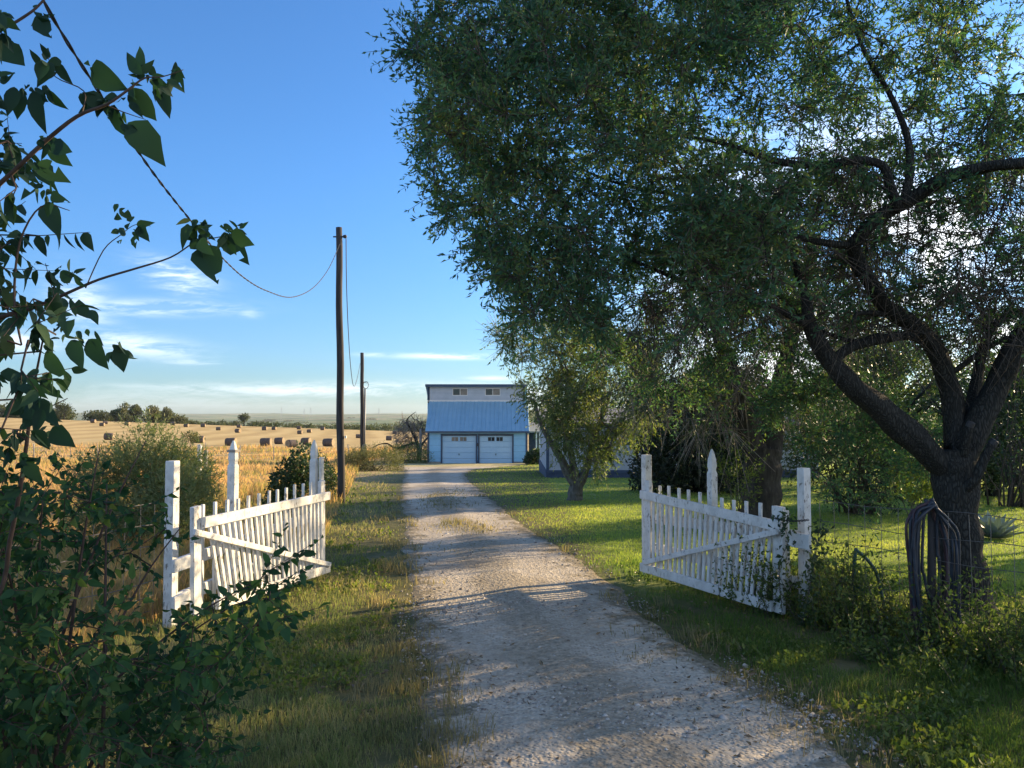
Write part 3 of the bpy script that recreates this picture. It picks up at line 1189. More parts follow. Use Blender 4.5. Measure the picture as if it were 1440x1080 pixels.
    # doors
    for (a, b), wx in ((d1, ((637, 646), (648.4, 657.5))), (d2, ((687, 696), (698.6, 707.3)))):
        fr = MB()
        fr.box(a - .11, a, Y - .035, Y + .1, zg + .0, zd).box(b, b + .11, Y - .035, Y + .1, zg + .0, zd)
        fr.box(a - .11, b + .11, Y - .038, Y + .1, zd, zd + .13)
        fr.build('door_frame', M['trim_blue'], root)
        dm = MB()
        h = (zd - zg - .03) / 5
        z5 = zg + .03 + 4 * h
        for k in range(4):
            dm.box(a, b, Y + .05, Y + .09, zg + .03 + k * h + .008, zg + .03 + (k + 1) * h - .004)
        wz = (p(0, 620.2)[2], p(0, 614.8)[2])
        xs = [a] + [p(q, 0)[0] for w_ in wx for q in w_] + [b]
        dm.box(a, b, Y + .05, Y + .09, z5 + .008, wz[0]).box(a, b, Y + .05, Y + .09, wz[1], zd)
        for k in (0, 2, 4):
            dm.box(xs[k], xs[k + 1], Y + .05, Y + .09, wz[0], wz[1])
        do = dm.build('garage_door', M['door_white'], root, bevel=.006)
        for k in (1, 3):
            pane = MB().box(xs[k], xs[k + 1], Y + .07, Y + .08, wz[0], wz[1])
            pane.build('pane', M['glass'] if (k + (a == d1[0])) % 2 else M['glass_curtain'], do)
            mu = (xs[k] + xs[k + 1]) / 2
            MB().box(mu - .012, mu + .012, Y + .055, Y + .068, wz[0], wz[1]).build('muntin', M['door_white'], do)
        mx = (a + b) / 2
        zh = p(0, 638.5)[2]
        hd = MB().box(mx - .05, mx + .05, Y + .005, Y + .048, zh - .02, zh + .02)
        hd.box(mx - .015, mx + .015, Y + .0, Y + .046, zh - .10, zh - .023).build('handle', M['dark'], do)
    # wall lamp between the doors
    lm = MB()
    mx = (d1[1] + d2[0]) / 2
    lz = p(0, 625)[2]
    lm.box(mx - .05, mx + .05, Y - .16, Y - .005, lz - .12, lz + .10)
    lm.build('wall_lamp', M['dark'], root, bevel=.02)


build_garage()


def build_house():
    Y = 31.0
    x0, x1 = P(769, 600, Y)[0], P(1150, 600, Y)[0]
    zg = min(gzf(x0, Y), gzf(x0, Y + 8)) - .1
    zs, ze = P(0, 662, Y)[2], P(0, 597, Y)[2]
    root = thing('mobile_home', 'long white single-storey house on blue skirting behind the small tree', 'house', ((x0 + x1) / 2, Y, zg))
    D = 8.0
    w = MB()
    wins = [(P(833, 0, Y)[0], P(856, 0, Y)[0], P(0, 650, Y)[2], P(0, 612, Y)[2]), (P(960, 0, Y)[0], P(990, 0, Y)[0], P(0, 645, Y)[2], P(0, 612, Y)[2])]
    xs = x0
    for (a, b, z0, z1) in wins:
        w.box(xs, a, Y, Y + .12, zs, ze).box(a, b, Y, Y + .12, zs, z0).box(a, b, Y, Y + .12, z1, ze)
        xs = b
    w.box(xs, x1, Y, Y + .12, zs, ze)
    w.box(x0, x0 + .12, Y + .12, Y + D, zs, ze).box(x1 - .12, x1, Y + .12, Y + D, zs, ze).box(x0 + .12, x1 - .12, Y + D - .12, Y + D, zs, ze)
    w.build('wall', M['siding_cream'], root)
    for (a, b, z0, z1) in wins:
        fr = MB()
        for bx_ in ((a, a + .06, z0, z1), (b - .06, b, z0, z1), (a + .06, b - .06, z0, z0 + .06), (a + .06, b - .06, z1 - .06, z1)):
            fr.box(bx_[0], bx_[1], Y - .015, Y + .05, bx_[2], bx_[3])
        fo = fr.build('window', M['trim_blue'], root)
        MB().box(a + .06, b - .06, Y + .02, Y + .03, z0 + .06, z1 - .06).build('pane', M['glass'], fo)
    sk = MB()
    sk.box(x0 - .04, x1 + .04, Y - .04, Y + .05, zg - .1, zs)
    sk.box(x0 - .04, x0 + .05, Y + .05, Y + D, zg - .1, zs).box(x1 - .05, x1 + .04, Y + .05, Y + D, zg - .1, zs)
    n = 22
    for i in range(n):
        xx = x0 + (x1 - x0) * i / (n - 1)
        sk.box(xx - .02, xx + .02, Y - .055, Y - .041, zg - .1, zs - .10)
    sk.box(x0 - .06, x1 + .06, Y - .07, Y - .041, zs - .10, zs + .03)
    sk.build('skirting', M['skirt_blue'], root)
    tr = MB().box(x0 - .03, x0 + .09, Y - .03, Y - .004, zs + .03, ze)
    tr.box(x0 - .05, x1 + .05, Y - .05, Y - .004, ze - .14, ze).build('trim', M['trim_blue'], root)
    rf = MB()
    ym = Y + D / 2
    zr = ze + .62
    for (a, b, za, zb) in ((Y - .35, ym, ze - .02, zr), (Y + D + .35, ym, ze - .02, zr)):
        s = 1 if a < b else -1
        q = [(x0 - .3, a, za), (x1 + .3, a, za), (x1 + .3, b, zb), (x0 - .3, b, zb)]
        if s < 0:
            q = [q[1], q[0], q[3], q[2]]
        rf.hexa(q + [(c[0], c[1], c[2] + .07) for c in q])
    for xx in (x0 + .01, x1 - .11):
        rf.add([(xx, Y + .05, ze), (xx, Y + D - .05, ze), (xx, ym, zr - .02), (xx + .1, Y + .05, ze), (xx + .1, Y + D - .05, ze), (xx + .1, ym, zr - .02)],
               [(0, 2, 1), (3, 4, 5), (0, 1, 4, 3), (1, 2, 5, 4), (2, 0, 3, 5)])
    rf.build('roof', M['shingle'], root)


build_house()


def build_shed():
    """dark blue lean-to right of the garage with white posts"""
    Y = 59.0
    x0, x1 = P(745, 600, Y)[0], P(800, 600, Y)[0]
    zg = gzf(x0, Y)
    zt = P(0, 606, Y)[2]
    root = thing('lean_to_shed', 'dark blue shed with white porch posts right of garage', 'shed', ((x0 + x1) / 2, Y, zg))
    MB().box(x0, x1, Y, Y + 4, zg - .2, zt).build('wall', M['skirt_blue'], root)
    rf = MB().hexa([(x0 - .2, Y - 1.2, zt - .1), (x1 + .2, Y - 1.2, zt - .1), (x1 + .2, Y + 4.2, zt + .5), (x0 - .2, Y + 4.2, zt + .5),
                    (x0 - .2, Y - 1.2, zt), (x1 + .2, Y - 1.2, zt), (x1 + .2, Y + 4.2, zt + .6), (x0 - .2, Y + 4.2, zt + .6)])
    rf.build('roof', M['shingle'], root)
    for px in (754.3, 758.8):
        xx = P(px, 600, Y - 1)[0]
        MB().box(xx - .05, xx + .05, Y - 1.05, Y - .95, gzf(xx, Y - 1) - .1, zt - .02).build('post', M['paint'], root)


build_shed()

# ------------------------------------------------------------------ hay bales on the mown field
def bale_mesh(seed):
    """a round bale lying on its side: axis along x, radius .72, length 1.55, a little slumped"""
    g = np.random.default_rng(seed)
    k, n = 28, 9
    rings = []
    for i in range(n):
        x = -.775 + 1.55 * i / (n - 1)
        ed = .93 if i in (0, n - 1) else 1
        ring = []
        for j in range(k):
            a = 2 * math.pi * j / k
            r = .72 * ed * (1 + .045 * mnoise.noise((x * 3 + seed * 9, math.cos(a) * 2.5, math.sin(a) * 2.5)))
            zz = .72 + r * math.sin(a) * .97
            zz = max(zz, .02)
            ring.append((x, r * math.cos(a) * (1.05 if zz < .4 else 1), zz))
        rings.append(ring)
    mb = MB().loft(rings)
    es = []
    for s in (-1, 1):                                # spiral end faces, slightly hollow
        e = MB()
        es.append(e)
        rr = []
        for q in (.66, .5, .34, .18, .04):
            rr.append([(s * (.777 + .012 * math.sin(q * 40)), q * math.cos(a), .72 + q * .96 * math.sin(a)) for a in np.arange(20) * s * math.pi / 10])
        e.loft(rr, cap=False)
    return mb, es


def build_bales():
    protos = []
    G_ = 'round hay bales lying on the mown field'
    #  px, py of the bottom, width in px, turn, label
    B = [(131, 597.5, 7.4, 0, 'hay bale nearest the trees at the left end of the field'),
         (148, 597.8, 7.0, 35, 'tilted hay bale just right of the bale below the left trees'),
         (143.5, 604, 9.0, 5, 'hay bale in front of the pair below the left trees'),
         (179, 601.5, 8.0, -5, 'lone hay bale under the bare tree of the treeline'),
         (153, 619, 13.2, 6, 'large near hay bale left of the feathery shrub'),
         (77, 617, 12.5, 0, 'near hay bale half hidden by a hanging broad leaf'),
         (24, 609, 9.5, 0, 'hay bale seen through the leaves at the left edge'),
         (243, 600, 7.2, 10, 'hay bale just behind the tip of the feathery shrub'),
         (262, 602.5, 7.4, -4, 'hay bale right of the shrub, left one of a far pair'),
         (285.5, 602.5, 7.3, 4, 'hay bale right one of the far pair above the white posts'),
         (307, 608, 8.6, 22, 'hay bale slightly turned left of the middle gatepost top'),
         (334.5, 610, 8.4, -14, 'hay bale right of the middle gatepost in the open field'),
         (336, 602, 6.6, 0, 'small far hay bale straight behind a nearer one'),
         (280, 621.5, 10.5, 8, 'hay bale beside a small green bush left of the posts'),
         (325, 627, 14.5, 0, 'hay bale right behind the pointed middle gatepost'),
         (372, 606.5, 7.4, 6, 'far hay bale at the left of the field between posts'),
         (385.6, 604.8, 6.6, -5, 'far hay bale close to the brush line past the field'),
         (420.3, 604.6, 6.8, 12, 'flat looking hay bale on the far brush line'),
         (421.7, 611, 7.6, -3, 'hay bale directly in front of one on the brush line'),
         (435, 608.8, 7.0, 0, 'hay bale above the right gatepost of the left fence'),
         (453.5, 604.8, 6.2, 0, 'farthest hay bale left of the tall pole'),
         (374, 628, 14.8, 5, 'left bale of the near row, a wire post before it'),
         (393, 624.5, 12.4, -8, 'raised bale second in the near row'),
         (410, 629, 17.0, 52, 'big bale turned to show its pale round end'),
         (430.5, 625, 11.8, -10, 'bale in the near row right of the one showing its end'),
         (462, 627.5, 12.0, -6, 'bale of the near row just left of the tall pole'),
         (504, 617, 9.5, 5, 'bale half hidden behind the shorter far pole'),
         (547, 620, 11.0, 0, 'bale beside the fallen bare tree'),
         (555, 611, 7.0, 0, 'far bale above the fallen bare tree')]
    for i, (px, py, w, turn, label) in enumerate(B):
        y = 1.55 * F / w
        y *= .985
        p = on_ground(px, y)
        ray_z = P(px, py, y)[2]
        # keep it on the terrain: slide along the line of sight until it touches
        for _ in range(40):
            gz_ = gzf(p[0], y)
            q = P(px, py, y)
            e = q[2] - gz_
            if abs(e) < .03:
                break
            y = min(max(y * (1 + .25 * e / 6), 92), 283)
        q = P(px, py, y)
        loc = (q[0], y, gzf(q[0], y) - .03)
        if i < 3:
            mb, e = bale_mesh(i)
            o = mb.build('hay_bale', M['hay'], None, True)
            cs = [q_.build('end_face', M['hay_end'], o, True) for q_ in e]
            protos.append((o, cs))
        else:
            s, sc_ = protos[i % 3]
            o = s.copy(); C.objects.link(o)
            for q_ in sc_:
                c = q_.copy(); C.objects.link(c); c.parent = o
        o.location = loc
        o.rotation_euler = (0, R(random.uniform(-3, 3)), R(turn + random.uniform(-6, 6)))
        s_ = random.uniform(.95, 1.06)
        o.scale = (s_ * .88, s_ * .9, s_ * random.uniform(.78, .88))
        tag(o, label, 'hay bale', G_)


build_bales()

# ------------------------------------------------------------------ poles and cables
def build_pole(name, label, px_base, y, px_top, py_top, r0, r1, extras):
    b = on_ground(px_base, y)
    t = P(px_top, py_top, y)
    root = thing(name, label, 'utility pole', b, 'wooden poles beside the drive')
    n = 14
    pts = [b + (t - b) * i / n + np.array([.012 * math.sin(i * 1.1), 0, 0]) for i in range(n + 1)]
    pts[0][2] -= .3
    MB().tube(pts, np.linspace(r0, r1, n + 1), 14, .07, 3).build('shaft', M['pole'], root, True)
    extras(root, b, t)
    return b, t


def px1(root, b, t):
    a = t + np.array([-.02, -.02, -.23])
    MB().tube([a + np.array([-.11, 0, 0]), a + np.array([.17, 0, 0])], .018, 6).build('through_bolt', M['dark'], root)
    ins = MB()
    ins.tube([a + np.array([.13, 0, -.02]), a + np.array([.15, 0, 0]), a + np.array([.19, 0, .01]), a + np.array([.22, 0, 0])], [.02, .045, .045, .02], 8)
    ins.build('insulator', M['dark'], root, True)
    z0 = b[2] + 1.55
    MB().box(b[0] + .075, b[0] + .115, b[1] - .03, b[1] + .03, z0, z0 + .06).build('tag_plate', M['wall_cream'], root)


def px2(root, b, t):
    c = P(515, 541.5, 42)
    th = np.linspace(0, 2 * math.pi, 17)
    lp = MB()
    lp.tube([c + np.array([.14 * math.cos(a), -.1, .20 * math.sin(a)]) for a in th], .016, 5)
    lp.tube([c + np.array([-.2, -.1, .18]), c + np.array([-.05, -.1, .14]), c + np.array([.08, -.12, .1])], .016, 5)
    lp.build('cable_coil', M['cable'], root, True)
    zc = P(515, 541, 42)[2]
    zb = gzf(b[0], 42)
    xx = P(513.6, 600, 42)[0]
    MB().tube([(xx, 41.86, zb - .1), (xx, 41.86, zc - .2)], .045, 8).build('conduit', M['wire'], root, True)
    MB().box(xx - .1, xx + .12, 41.7, 41.84, zb + .9, zb + 1.4).build('meter_box', M['wire'], root, bevel=.02)


POLE1_Y, POLE2_Y = 18.2, 42.0
b1, t1 = build_pole('utility_pole', 'tall dark leaning wooden pole beside the left grass verge', 481, POLE1_Y, 476.5, 320, .092, .075, px1)
b2, t2 = build_pole('utility_pole', 'shorter farther wooden pole with a looped cable behind the round bush', 510.5, POLE2_Y, 509, 496, .12, .095, px2)


def hang(a, b, mids, n=60):
    pts = np.array([a] + mids + [b], float)
    t = np.linspace(0, len(pts) - 1, n)
    out = []
    for q in t:
        i = min(int(q), len(pts) - 2)
        f = q - i
        p0, p1, p2, p3 = pts[max(i - 1, 0)], pts[i], pts[i + 1], pts[min(i + 2, len(pts) - 1)]
        out.append(.5 * (2 * p1 + (p2 - p0) * f + (2 * p0 - 5 * p1 + 4 * p2 - p3) * f * f + (3 * p1 - p0 - 3 * p2 + p3) * f ** 3))
    return np.array(out)


a = P(478, 343, POLE1_Y - .1)
mids = [P(462, 378, 16.5), P(440, 405, 14.6), P(410, 418, 12.6), P(375, 409, 10.8), P(345, 392, 9.4), P(312, 362, 8.0), P(268, 310, 6.6),
        P(222, 252, 5.5), P(180, 192, 4.7), P(130, 115, 4.0), P(92, 55, 3.6), P(58, -5, 3.3)]
pts = hang(a, P(-60, -230, 2.5), mids, 120)
tw = MB()
for ph in (0, math.pi):                               # two wires twisted round each other
    i = np.arange(len(pts) * 4)
    fine = np.stack([np.interp(i / 4, np.arange(len(pts)), pts[:, c]) for c in range(3)], 1)
    s = np.concatenate([[0], np.cumsum(np.linalg.norm(np.diff(fine, axis=0), axis=1))])
    ang = s * 14 + ph
    fine = fine + .005 * np.stack([np.cos(ang), 0 * ang, np.sin(ang)], 1)
    tw.tube(fine, .005, 5)
o = tw.build('overhead_cable', M['cable'], None, True)
tag(o, 'twisted black cable sagging from the tall pole over the left leaves', 'cable')
a, b = t1 + np.array([.18, -.02, -.24]), P(506.5, 511, POLE2_Y - .1)
o = MB().tube(hang(a, b, [P(487.3, 400, 19), P(490, 470, 21), P(493.5, 520, 24.5), P(497.5, 543, 28), P(502, 533, 34)], 70), .011, 5).build('drop_cable', M['cable'], None, True)
tag(o, 'thin slack cable hanging between the two wooden poles', 'cable')

# ------------------------------------------------------------------ picket wings and gate leaves
class Plane:
    """vertical plane through two ground points; places picture measurements on it"""
    def __init__(s, E, N):
        s.E, s.N = E, N
        d = (N - E)[:2]
        s.len = float(np.hypot(*d))
        s.d = np.array([d[0] / s.len, d[1] / s.len, 0])
        s.n = np.array([-s.d[1], s.d[0], 0])
        if s.n.dot(np.array([0, 0, 0]) - E) < 0:      # towards the camera
            s.n = -s.n

    def at(s, px, py, off=0.0):
        o = s.E + s.n * off
        r = ray(px, py)
        c = np.array([0, 0, CAMZ])
        t = (o - c).dot(s.n) / r.dot(s.n)
        return c + r * t

    def u(s, p):
        return float((p - s.E)[:2].dot(s.d[:2]))


def square_post(mb, base, top_z, w, d, finial=None):
    """d: direction of one side"""
    e = np.array([-d[1], d[0], 0])

    def ring(z, h, ch=.16):
        q = []
        for (i, j) in ((-1, -1 + ch), (-1 + ch, -1), (1 - ch, -1), (1, -1 + ch), (1, 1 - ch), (1 - ch, 1), (-1 + ch, 1), (-1, 1 - ch)):
            q.append(np.array([base[0], base[1], 0]) + d * i * h / 2 + e * j * h / 2 + np.array([0, 0, z]))
        return q
    z = top_z
    if finial == 'gothic':
        rings = [ring(base[2] - .25, w, .06), ring(z - .235, w, .06), ring(z - .21, w * .84, .25), ring(z - .195, w * .84, .25), ring(z - .17, w * .98, .2),
                 ring(z - .10, w * .86, .22), ring(z - .035, w * .5, .3), ring(z, w * .16, .3)]
    else:
        rings = [ring(base[2] - .25, w, .05), ring(z - .008, w, .05), ring(z, w * .93, .05)]
    mb.loft(rings)


def build_side(S):
    pl = Plane(G(*S['E']), G(*S['N']))
    n, d = pl.n, pl.d
    root = thing('picket_fence', S['wing_label'], 'picket fence', pl.E, 'picket fence wings beside the drive')
    off = -.17
    ends = [pl.at(*S['wing'][0], off), pl.at(*S['wing'][1], off)]
    u0, u1 = pl.u(ends[0]), pl.u(ends[1])
    zt0, zt1 = ends[0][2], ends[1][2]
    pk = MB()
    k = S['pickets']
    for i in range(k):
        u = u0 + (u1 - u0) * i / (k - 1) + random.uniform(-.006, .006)
        b = pl.E + d * u + n * off
        g0 = gzf(b[0], b[1]) + .04
        t = zt0 + (zt1 - zt0) * i / (k - 1) + random.uniform(-.012, .012)
        b = b + np.array([0, 0, 0])
        b[2] = g0
        e = b.copy(); e[2] = t
        e[:2] += d[:2] * random.uniform(-.008, .008)
        pk.beam(b, e, .022, .034, n)
    pk.build('picket_panel', M['paint'], root, bevel=.003)
    for (a, c) in S['wrails']:
        A, B_ = pl.at(*a, off - .034), pl.at(*c, off - .034)
        MB().beam(A, B_, .038, .10, n).build('rail', M['paint'], root, bevel=.004)
    for (px, top, w, fin, o2) in S['posts']:
        p = pl.at(px, top, off + o2)
        b = np.array([p[0], p[1], gzf(p[0], p[1])])
        mb = MB()
        square_post(mb, b, p[2], w, d, fin)
        mb.build('post', M['paint'], root)
    for (a, c, h, o2) in S['boards']:
        A, B_ = pl.at(*a, o2), pl.at(*c, o2)
        MB().beam(A, B_, .03, h, n).build('board', M['paint'], root, bevel=.004)
    # the leaf, folded back along the wing
    leaf = thing('gate', S['gate_label'], 'gate', pl.E + d * .02, 'white gate leaves folded open')
    T0, T1 = pl.at(*S['top'][0], .02), pl.at(*S['top'][1], .02)
    B0, B1 = pl.at(*S['bot'][0], .02), pl.at(*S['bot'][1], .02)
    MB().beam(T0, T1, .034, .088, n).build('top_rail', M['paint'], leaf, bevel=.005)
    MB().beam(B0, B1, .034, .088, n).build('bottom_rail', M['paint'], leaf, bevel=.005)
    bb = MB()
    k = S['balusters']
    ua, ub = S['bal_u']
    for i in range(k):
        f = ua + (ub - ua) * i / (k - 1)
        t = T0 + (T1 - T0) * f
        b = B0 + (B1 - B0) * f
        j = d * random.uniform(-.007, .007)
        bb.beam(b - n * .028 + j, t - n * .028, .02, .036, n)
    bb.build('baluster_panel', M['paint'], leaf, bevel=.003)
    for (a, c, w, o2) in S['stiles']:
        MB().beam(pl.at(*a, o2), pl.at(*c, o2), .04, w, n).build('stile', M['paint'], leaf, bevel=.005)
    A, B_ = pl.at(*S['brace'][0], .018), pl.at(*S['brace'][1], .018)
    MB().beam(A + n * .03, B_ + n * .03, .025, .05, n).build('brace', M['paint'], leaf, bevel=.004)
    return pl, root, leaf


RIGHT = dict(E=(907, 817), N=(1097, 872),
             wing_label='white picket fence wing with three posts on the right of the drive', gate_label='peeling white gate leaf folded open on the right of the drive',
             wing=((915, 679), (1108, 716)), pickets=13,
             wrails=(((912, 728), (1134, 756)), ((912, 768), (1134, 822))),
             posts=((909, 639.5, .082, None, -.07), (1001, 631.5, .072, 'gothic', -.07), (1130, 658, .076, None, -.04)),
             boards=(((1108, 757), (1139, 763), .12, -.05),),
             top=((901, 695), (1099, 741)), bot=((901, 797), (1086, 853)), balusters=24, bal_u=(.06, .93),
             stiles=(((911, 803), (911, 676), .10, -.03), ((1096, 862), (1096, 712), .105, -.02)),
             brace=((908, 791), (1097, 747)))
LEFT = dict(E=(453, 813), N=(272, 884),
            wing_label='white picket fence wing with pointed posts on the left of the drive', gate_label='sunlit white gate leaf folded open on the left of the drive',
            wing=((437, 678), (285, 711)), pickets=12,
            wrails=(((449, 722), (240, 797)), ((449, 760), (240, 846))),
            posts=((442, 618.5, .072, 'gothic', -.02), (328.5, 619.5, .074, 'gothic', -.07), (243, 648, .078, None, -.05)),
            boards=(((452, 812), (452, 643), .07, -.12), ((266, 789), (243, 797), .10, -.03), ((266, 838), (243, 849), .10, -.03)),
            top=((463, 697), (286, 735)), bot=((463, 799), (305, 850)), balusters=24, bal_u=(.06, .95),
            stiles=(((452, 803), (452, 676), .105, -.03), ((275, 868), (275, 712), .10, -.03)),
            brace=((461, 794), (268, 748)))
plR, wingR, leafR = build_side(RIGHT)
plL, wingL, leafL = build_side(LEFT)
# chain that ties the right leaf to its post
A, B_ = plR.at(1084, 727, .05), plR.at(1137, 731, -.03)
ch = MB()
nl = 26
for i in range(nl):
    q = A + (B_ - A) * (i + .5) / nl
    q[2] -= .02 * math.sin(math.pi * (i + .5) / nl)
    ax = (plR.d if True else None) * .014
    side = (np.array([0, 0, 1.0]) if i % 2 else plR.n) * .007
    th = np.linspace(0, 2 * math.pi, 9)
    ch.tube([q + ax * math.cos(t) + side * math.sin(t) for t in th], .0028, 4)
ch.build('chain', M['dark'], leafR, True)
# worn collar on the middle left post
pm = plL.at(328.5, 634, -.24)
cl = MB()
square_post(cl, np.array([pm[0], pm[1], pm[2] - .012 + .25]), pm[2] + .012, .082, plL.d)
cl.build('collar', M['wood_old'], wingL)

# ------------------------------------------------------------------ wire mesh fences, garden pipes and hoses
def wire_fence(label, pts, heights, dz, posts, group='wire mesh fences along the road', top=1.02):
    pts = [np.array(p, float) for p in pts]
    root = thing('wire_fence', label, 'wire fence', (pts[0][0], pts[0][1], gzf(pts[0][0], pts[0][1])), group)
    path = []
    for a, b in zip(pts[:-1], pts[1:]):
        L = np.linalg.norm(b - a)
        for i in range(int(L / dz)):
            path.append(a + (b - a) * i * dz / L)
    path = np.array(path)
    zz = gz(path[:, 0], path[:, 1])
    mb = MB()
    for h in heights:
        q = np.stack([path[:, 0] + rng.normal(0, .004, len(path)), path[:, 1], zz + h + .012 * np.sin(np.arange(len(path)) * .7 + h * 9)], 1)
        mb.tube(q, .0028, 4)
    for i in range(len(path)):
        j = rng.normal(0, .006, 2)
        mb.tube([(path[i, 0], path[i, 1], zz[i] + .02), (path[i, 0] + j[0], path[i, 1] + j[1], zz[i] + heights[-1] * .5), (path[i, 0], path[i, 1], zz[i] + heights[-1])], .0024, 4)
    mb.build('wire_mesh', M['wire'], root)
    for (x, y, h) in posts:
        g0 = gzf(x, y)
        MB().tube([(x, y, g0 - .2), (x + .01, y, g0 + h * .5), (x + .02, y, g0 + h)], [.032, .03, .028], 9, .12, 4).build('post', M['pole'], root, True)
    return root


HOSE_Y = 5.55
hp = on_ground(1303, HOSE_Y)
wire_fence('rusty wire mesh fence running right from the right gate post', [(2.62, 6.5, 0), (hp[0], hp[1], 0), (3.95, 3.3, 0), (4.6, 1.5, 0)],
           [.08, .2, .33, .47, .62, .78, .96], .155, [(hp[0], hp[1], .98), (4.0, 3.2, 1.05)])
wire_fence('rusty wire mesh fence behind the leafy bush at left', [(-2.95, 6.3, 0), (-3.5, 4.4, 0), (-4.1, 2.2, 0)],
           [.08, .2, .33, .47, .62, .78, .96], .155, [(-3.52, 4.35, 1.05)])


def build_hoses():
    c = np.array([hp[0] - .02, hp[1] - .06, gzf(*hp[:2]) - .04])
    root = thing('garden_hose', 'coiled faded garden hoses slung over the wire fence post', 'hose', c)
    dirs = np.array([.55, -.80, 0])                 # along the fence
    dirs = dirs / np.linalg.norm(dirs)
    scr = np.array([1.0, .1, 0])
    for mname, part, loops in (('hose_red', 'red_hose', [(-.15, .10, .08, .0), (-.165, .13, .16, .02), (-.14, .15, .05, .04), (-.12, .08, .30, .03)]),
                               ('hose_black', 'black_hose', [(-.16, .15, .10, -.03), (-.135, .17, .06, -.05), (-.08, .14, .16, .05), (-.15, .18, .12, -.06), (-.06, .06, .40, .01), (-.10, .16, .02, -.02), (-.17, .12, .22, -.01)])):
        mb = MB()
        for (l, r, low, dp) in loops:
            q = []
            top = 1.06 + random.uniform(-.02, .02)
            pts_ = [(0, top), (r * .5, top - .10), (r * .86, top - .22), (r * .96, top - .40), (r * .92, low + .24), (r * .78, low + .05), (r * .35, low),
                    (l * .2, low + .02), (l * .8, low + .14), (l * 1.0, top - .46), (l * 1.0, top - .17), (l * .72, top - .06), (0, top)]
            for (a_, z_) in pts_:
                q.append(c + scr * (a_ + random.uniform(-.016, .016)) + np.array([0, dp + random.uniform(-.02, .02), z_ + random.uniform(-.02, .02)]))
            mb.tube(hang(q[0], q[-1], q[1:-1], 64), .0105, 7)
        if part == 'red_hose':
            e = [c + scr * -.14 + np.array([0, 0, .62]), c + scr * -.15 + np.array([0, -.02, .35]), c + scr * -.14 + np.array([0, -.03, .12]), c + scr * -.16 + np.array([0, -.05, .03])]
            mb.tube(hang(e[0], e[-1], e[1:-1], 20), .0125, 7)
        mb.build(part, M[mname], root, True)


build_hoses()
yy = 6.15
q = [on_ground(1201, yy), P(1201, 815, yy), P(1203, 776, yy), P(1206, 775, yy), P(1222, 790, yy), P(1233, 808, yy), P(1240, 838, yy), on_ground(1242, yy)]
o = MB().tube(hang(q[0], q[-1], q[1:-1], 50), .014, 7).build('bent_pipe', M['hose_green'], None, True)
tag(o, 'dark green pipe bent into an arch beside the wire fence', 'pipe')
q = [on_ground(1176, 6.3), P(1177, 832, 6.3), P(1181, 816, 6.3), P(1186, 814, 6.3), P(1198, 821, 6.2), P(1213, 830, 6.1)]
o = MB().tube(hang(q[0], q[-1], q[1:-1], 40), .012, 7).build('bent_pipe', M['hose_green'], None, True)
tag(o, 'short teal pipe bent over near the arched pipe', 'pipe')


def field_fence():
    """old posts and strands along the near edge of the hay field"""
    A_, B_ = np.array([-78.0, 70.0]), np.array([-10.5, 62.0])
    root = thing('field_fence', 'old barbed wire fence with thin posts along the hay field', 'wire fence', (A_[0], A_[1], gzf(*A_)))
    n = 23
    pts = []
    for i in range(n):
        q = A_ + (B_ - A_) * i / (n - 1) + rng.normal(0, .15, 2)
        g0 = gzf(*q)
        h = random.uniform(1.1, 1.5)
        lean = rng.normal(0, .06, 2)
        r = .05 if i % 3 == 0 else .03
        MB().tube([(q[0], q[1], g0 - .2), (q[0] + lean[0], q[1] + lean[1], g0 + h)], [r, r * .9], 7).build('post', M['wood_old'], root, True)
        pts.append((q[0], q[1], g0))
    mb = MB()
    for h in (.35, .7, 1.02):
        mb.tube([(x, y, z + h + random.uniform(-.03, .03)) for x, y, z in pts], .008, 4)
    mb.build('wire', M['wire'], root)


field_fence()
b = on_ground(282, 27)
mb = MB()
square_post(mb, b, P(282, 625, 27)[2], .12, np.array([1., 0, 0]))
o = mb.build('fence_post', M['paint'])
tag(o, 'lone white post standing in the dry meadow grass', 'post')
b = on_ground(289.5, 28)
o = MB().tube([b - np.array([0, 0, .2]), b + np.array([.03, 0, .5]), P(290, 633, 28)], [.08, .075, .07], 9, .15, 2).build('fence_post', M['wood_old'], None, True)
tag(o, 'short grey wooden stump post beside the lone white post', 'post')


def far_picket():
    """brown slatted fence far behind the big trunk"""
    Y = 24.0
    x0, x1 = P(1395, 0, Y)[0], P(1640, 0, Y)[0]
    root = thing('board_fence', 'brown board fence behind the big trunk at right', 'board fence', (x0, Y, gzf(x0, Y)))
    mb = MB()
    x = x0
    while x < x1:
        g0 = gzf(x, Y)
        mb.box(x, x + .11, Y, Y + .02, g0 + .03, g0 + 1.25 + random.uniform(-.03, .03))
        x += .16
    mb.build('board_panel', M['wood_old'], root)
    for h in (.3, 1.0):
        MB().beam((x0, Y + .045, gzf(x0, Y) + h), (x1, Y + .045, gzf(x1, Y) + h), .045, .09, (0, 1, 0)).build('rail', M['wood_old'], root)


far_picket()

# ------------------------------------------------------------------ trees
def put_tree(name, label, cat, sk, foliage_sets, bark, base, lump=.24, group=None, leafparts=None):
    root = thing(name, label, cat, (base[0], base[1], gzf(base[0], base[1])), group)
    mb = sk.mesh(lump)
    mb.build('trunk', bark, root, True)
    for i, ((tw, lf), lm, tm, pname) in enumerate(foliage_sets):
        A, B_ = tw
        V, Fc = twig_prisms(A, B_, .0038, .0014)
        if i == 0:
            npmesh('twigs', V, Fc, tm, root)
        else:
            npmesh('twigs', V, Fc, tm, root)
        npmesh(pname, lf[0], lf[1], lm, root)
    return root


def W_(px, py, y, r):
    return (*P(px, py, y), r)


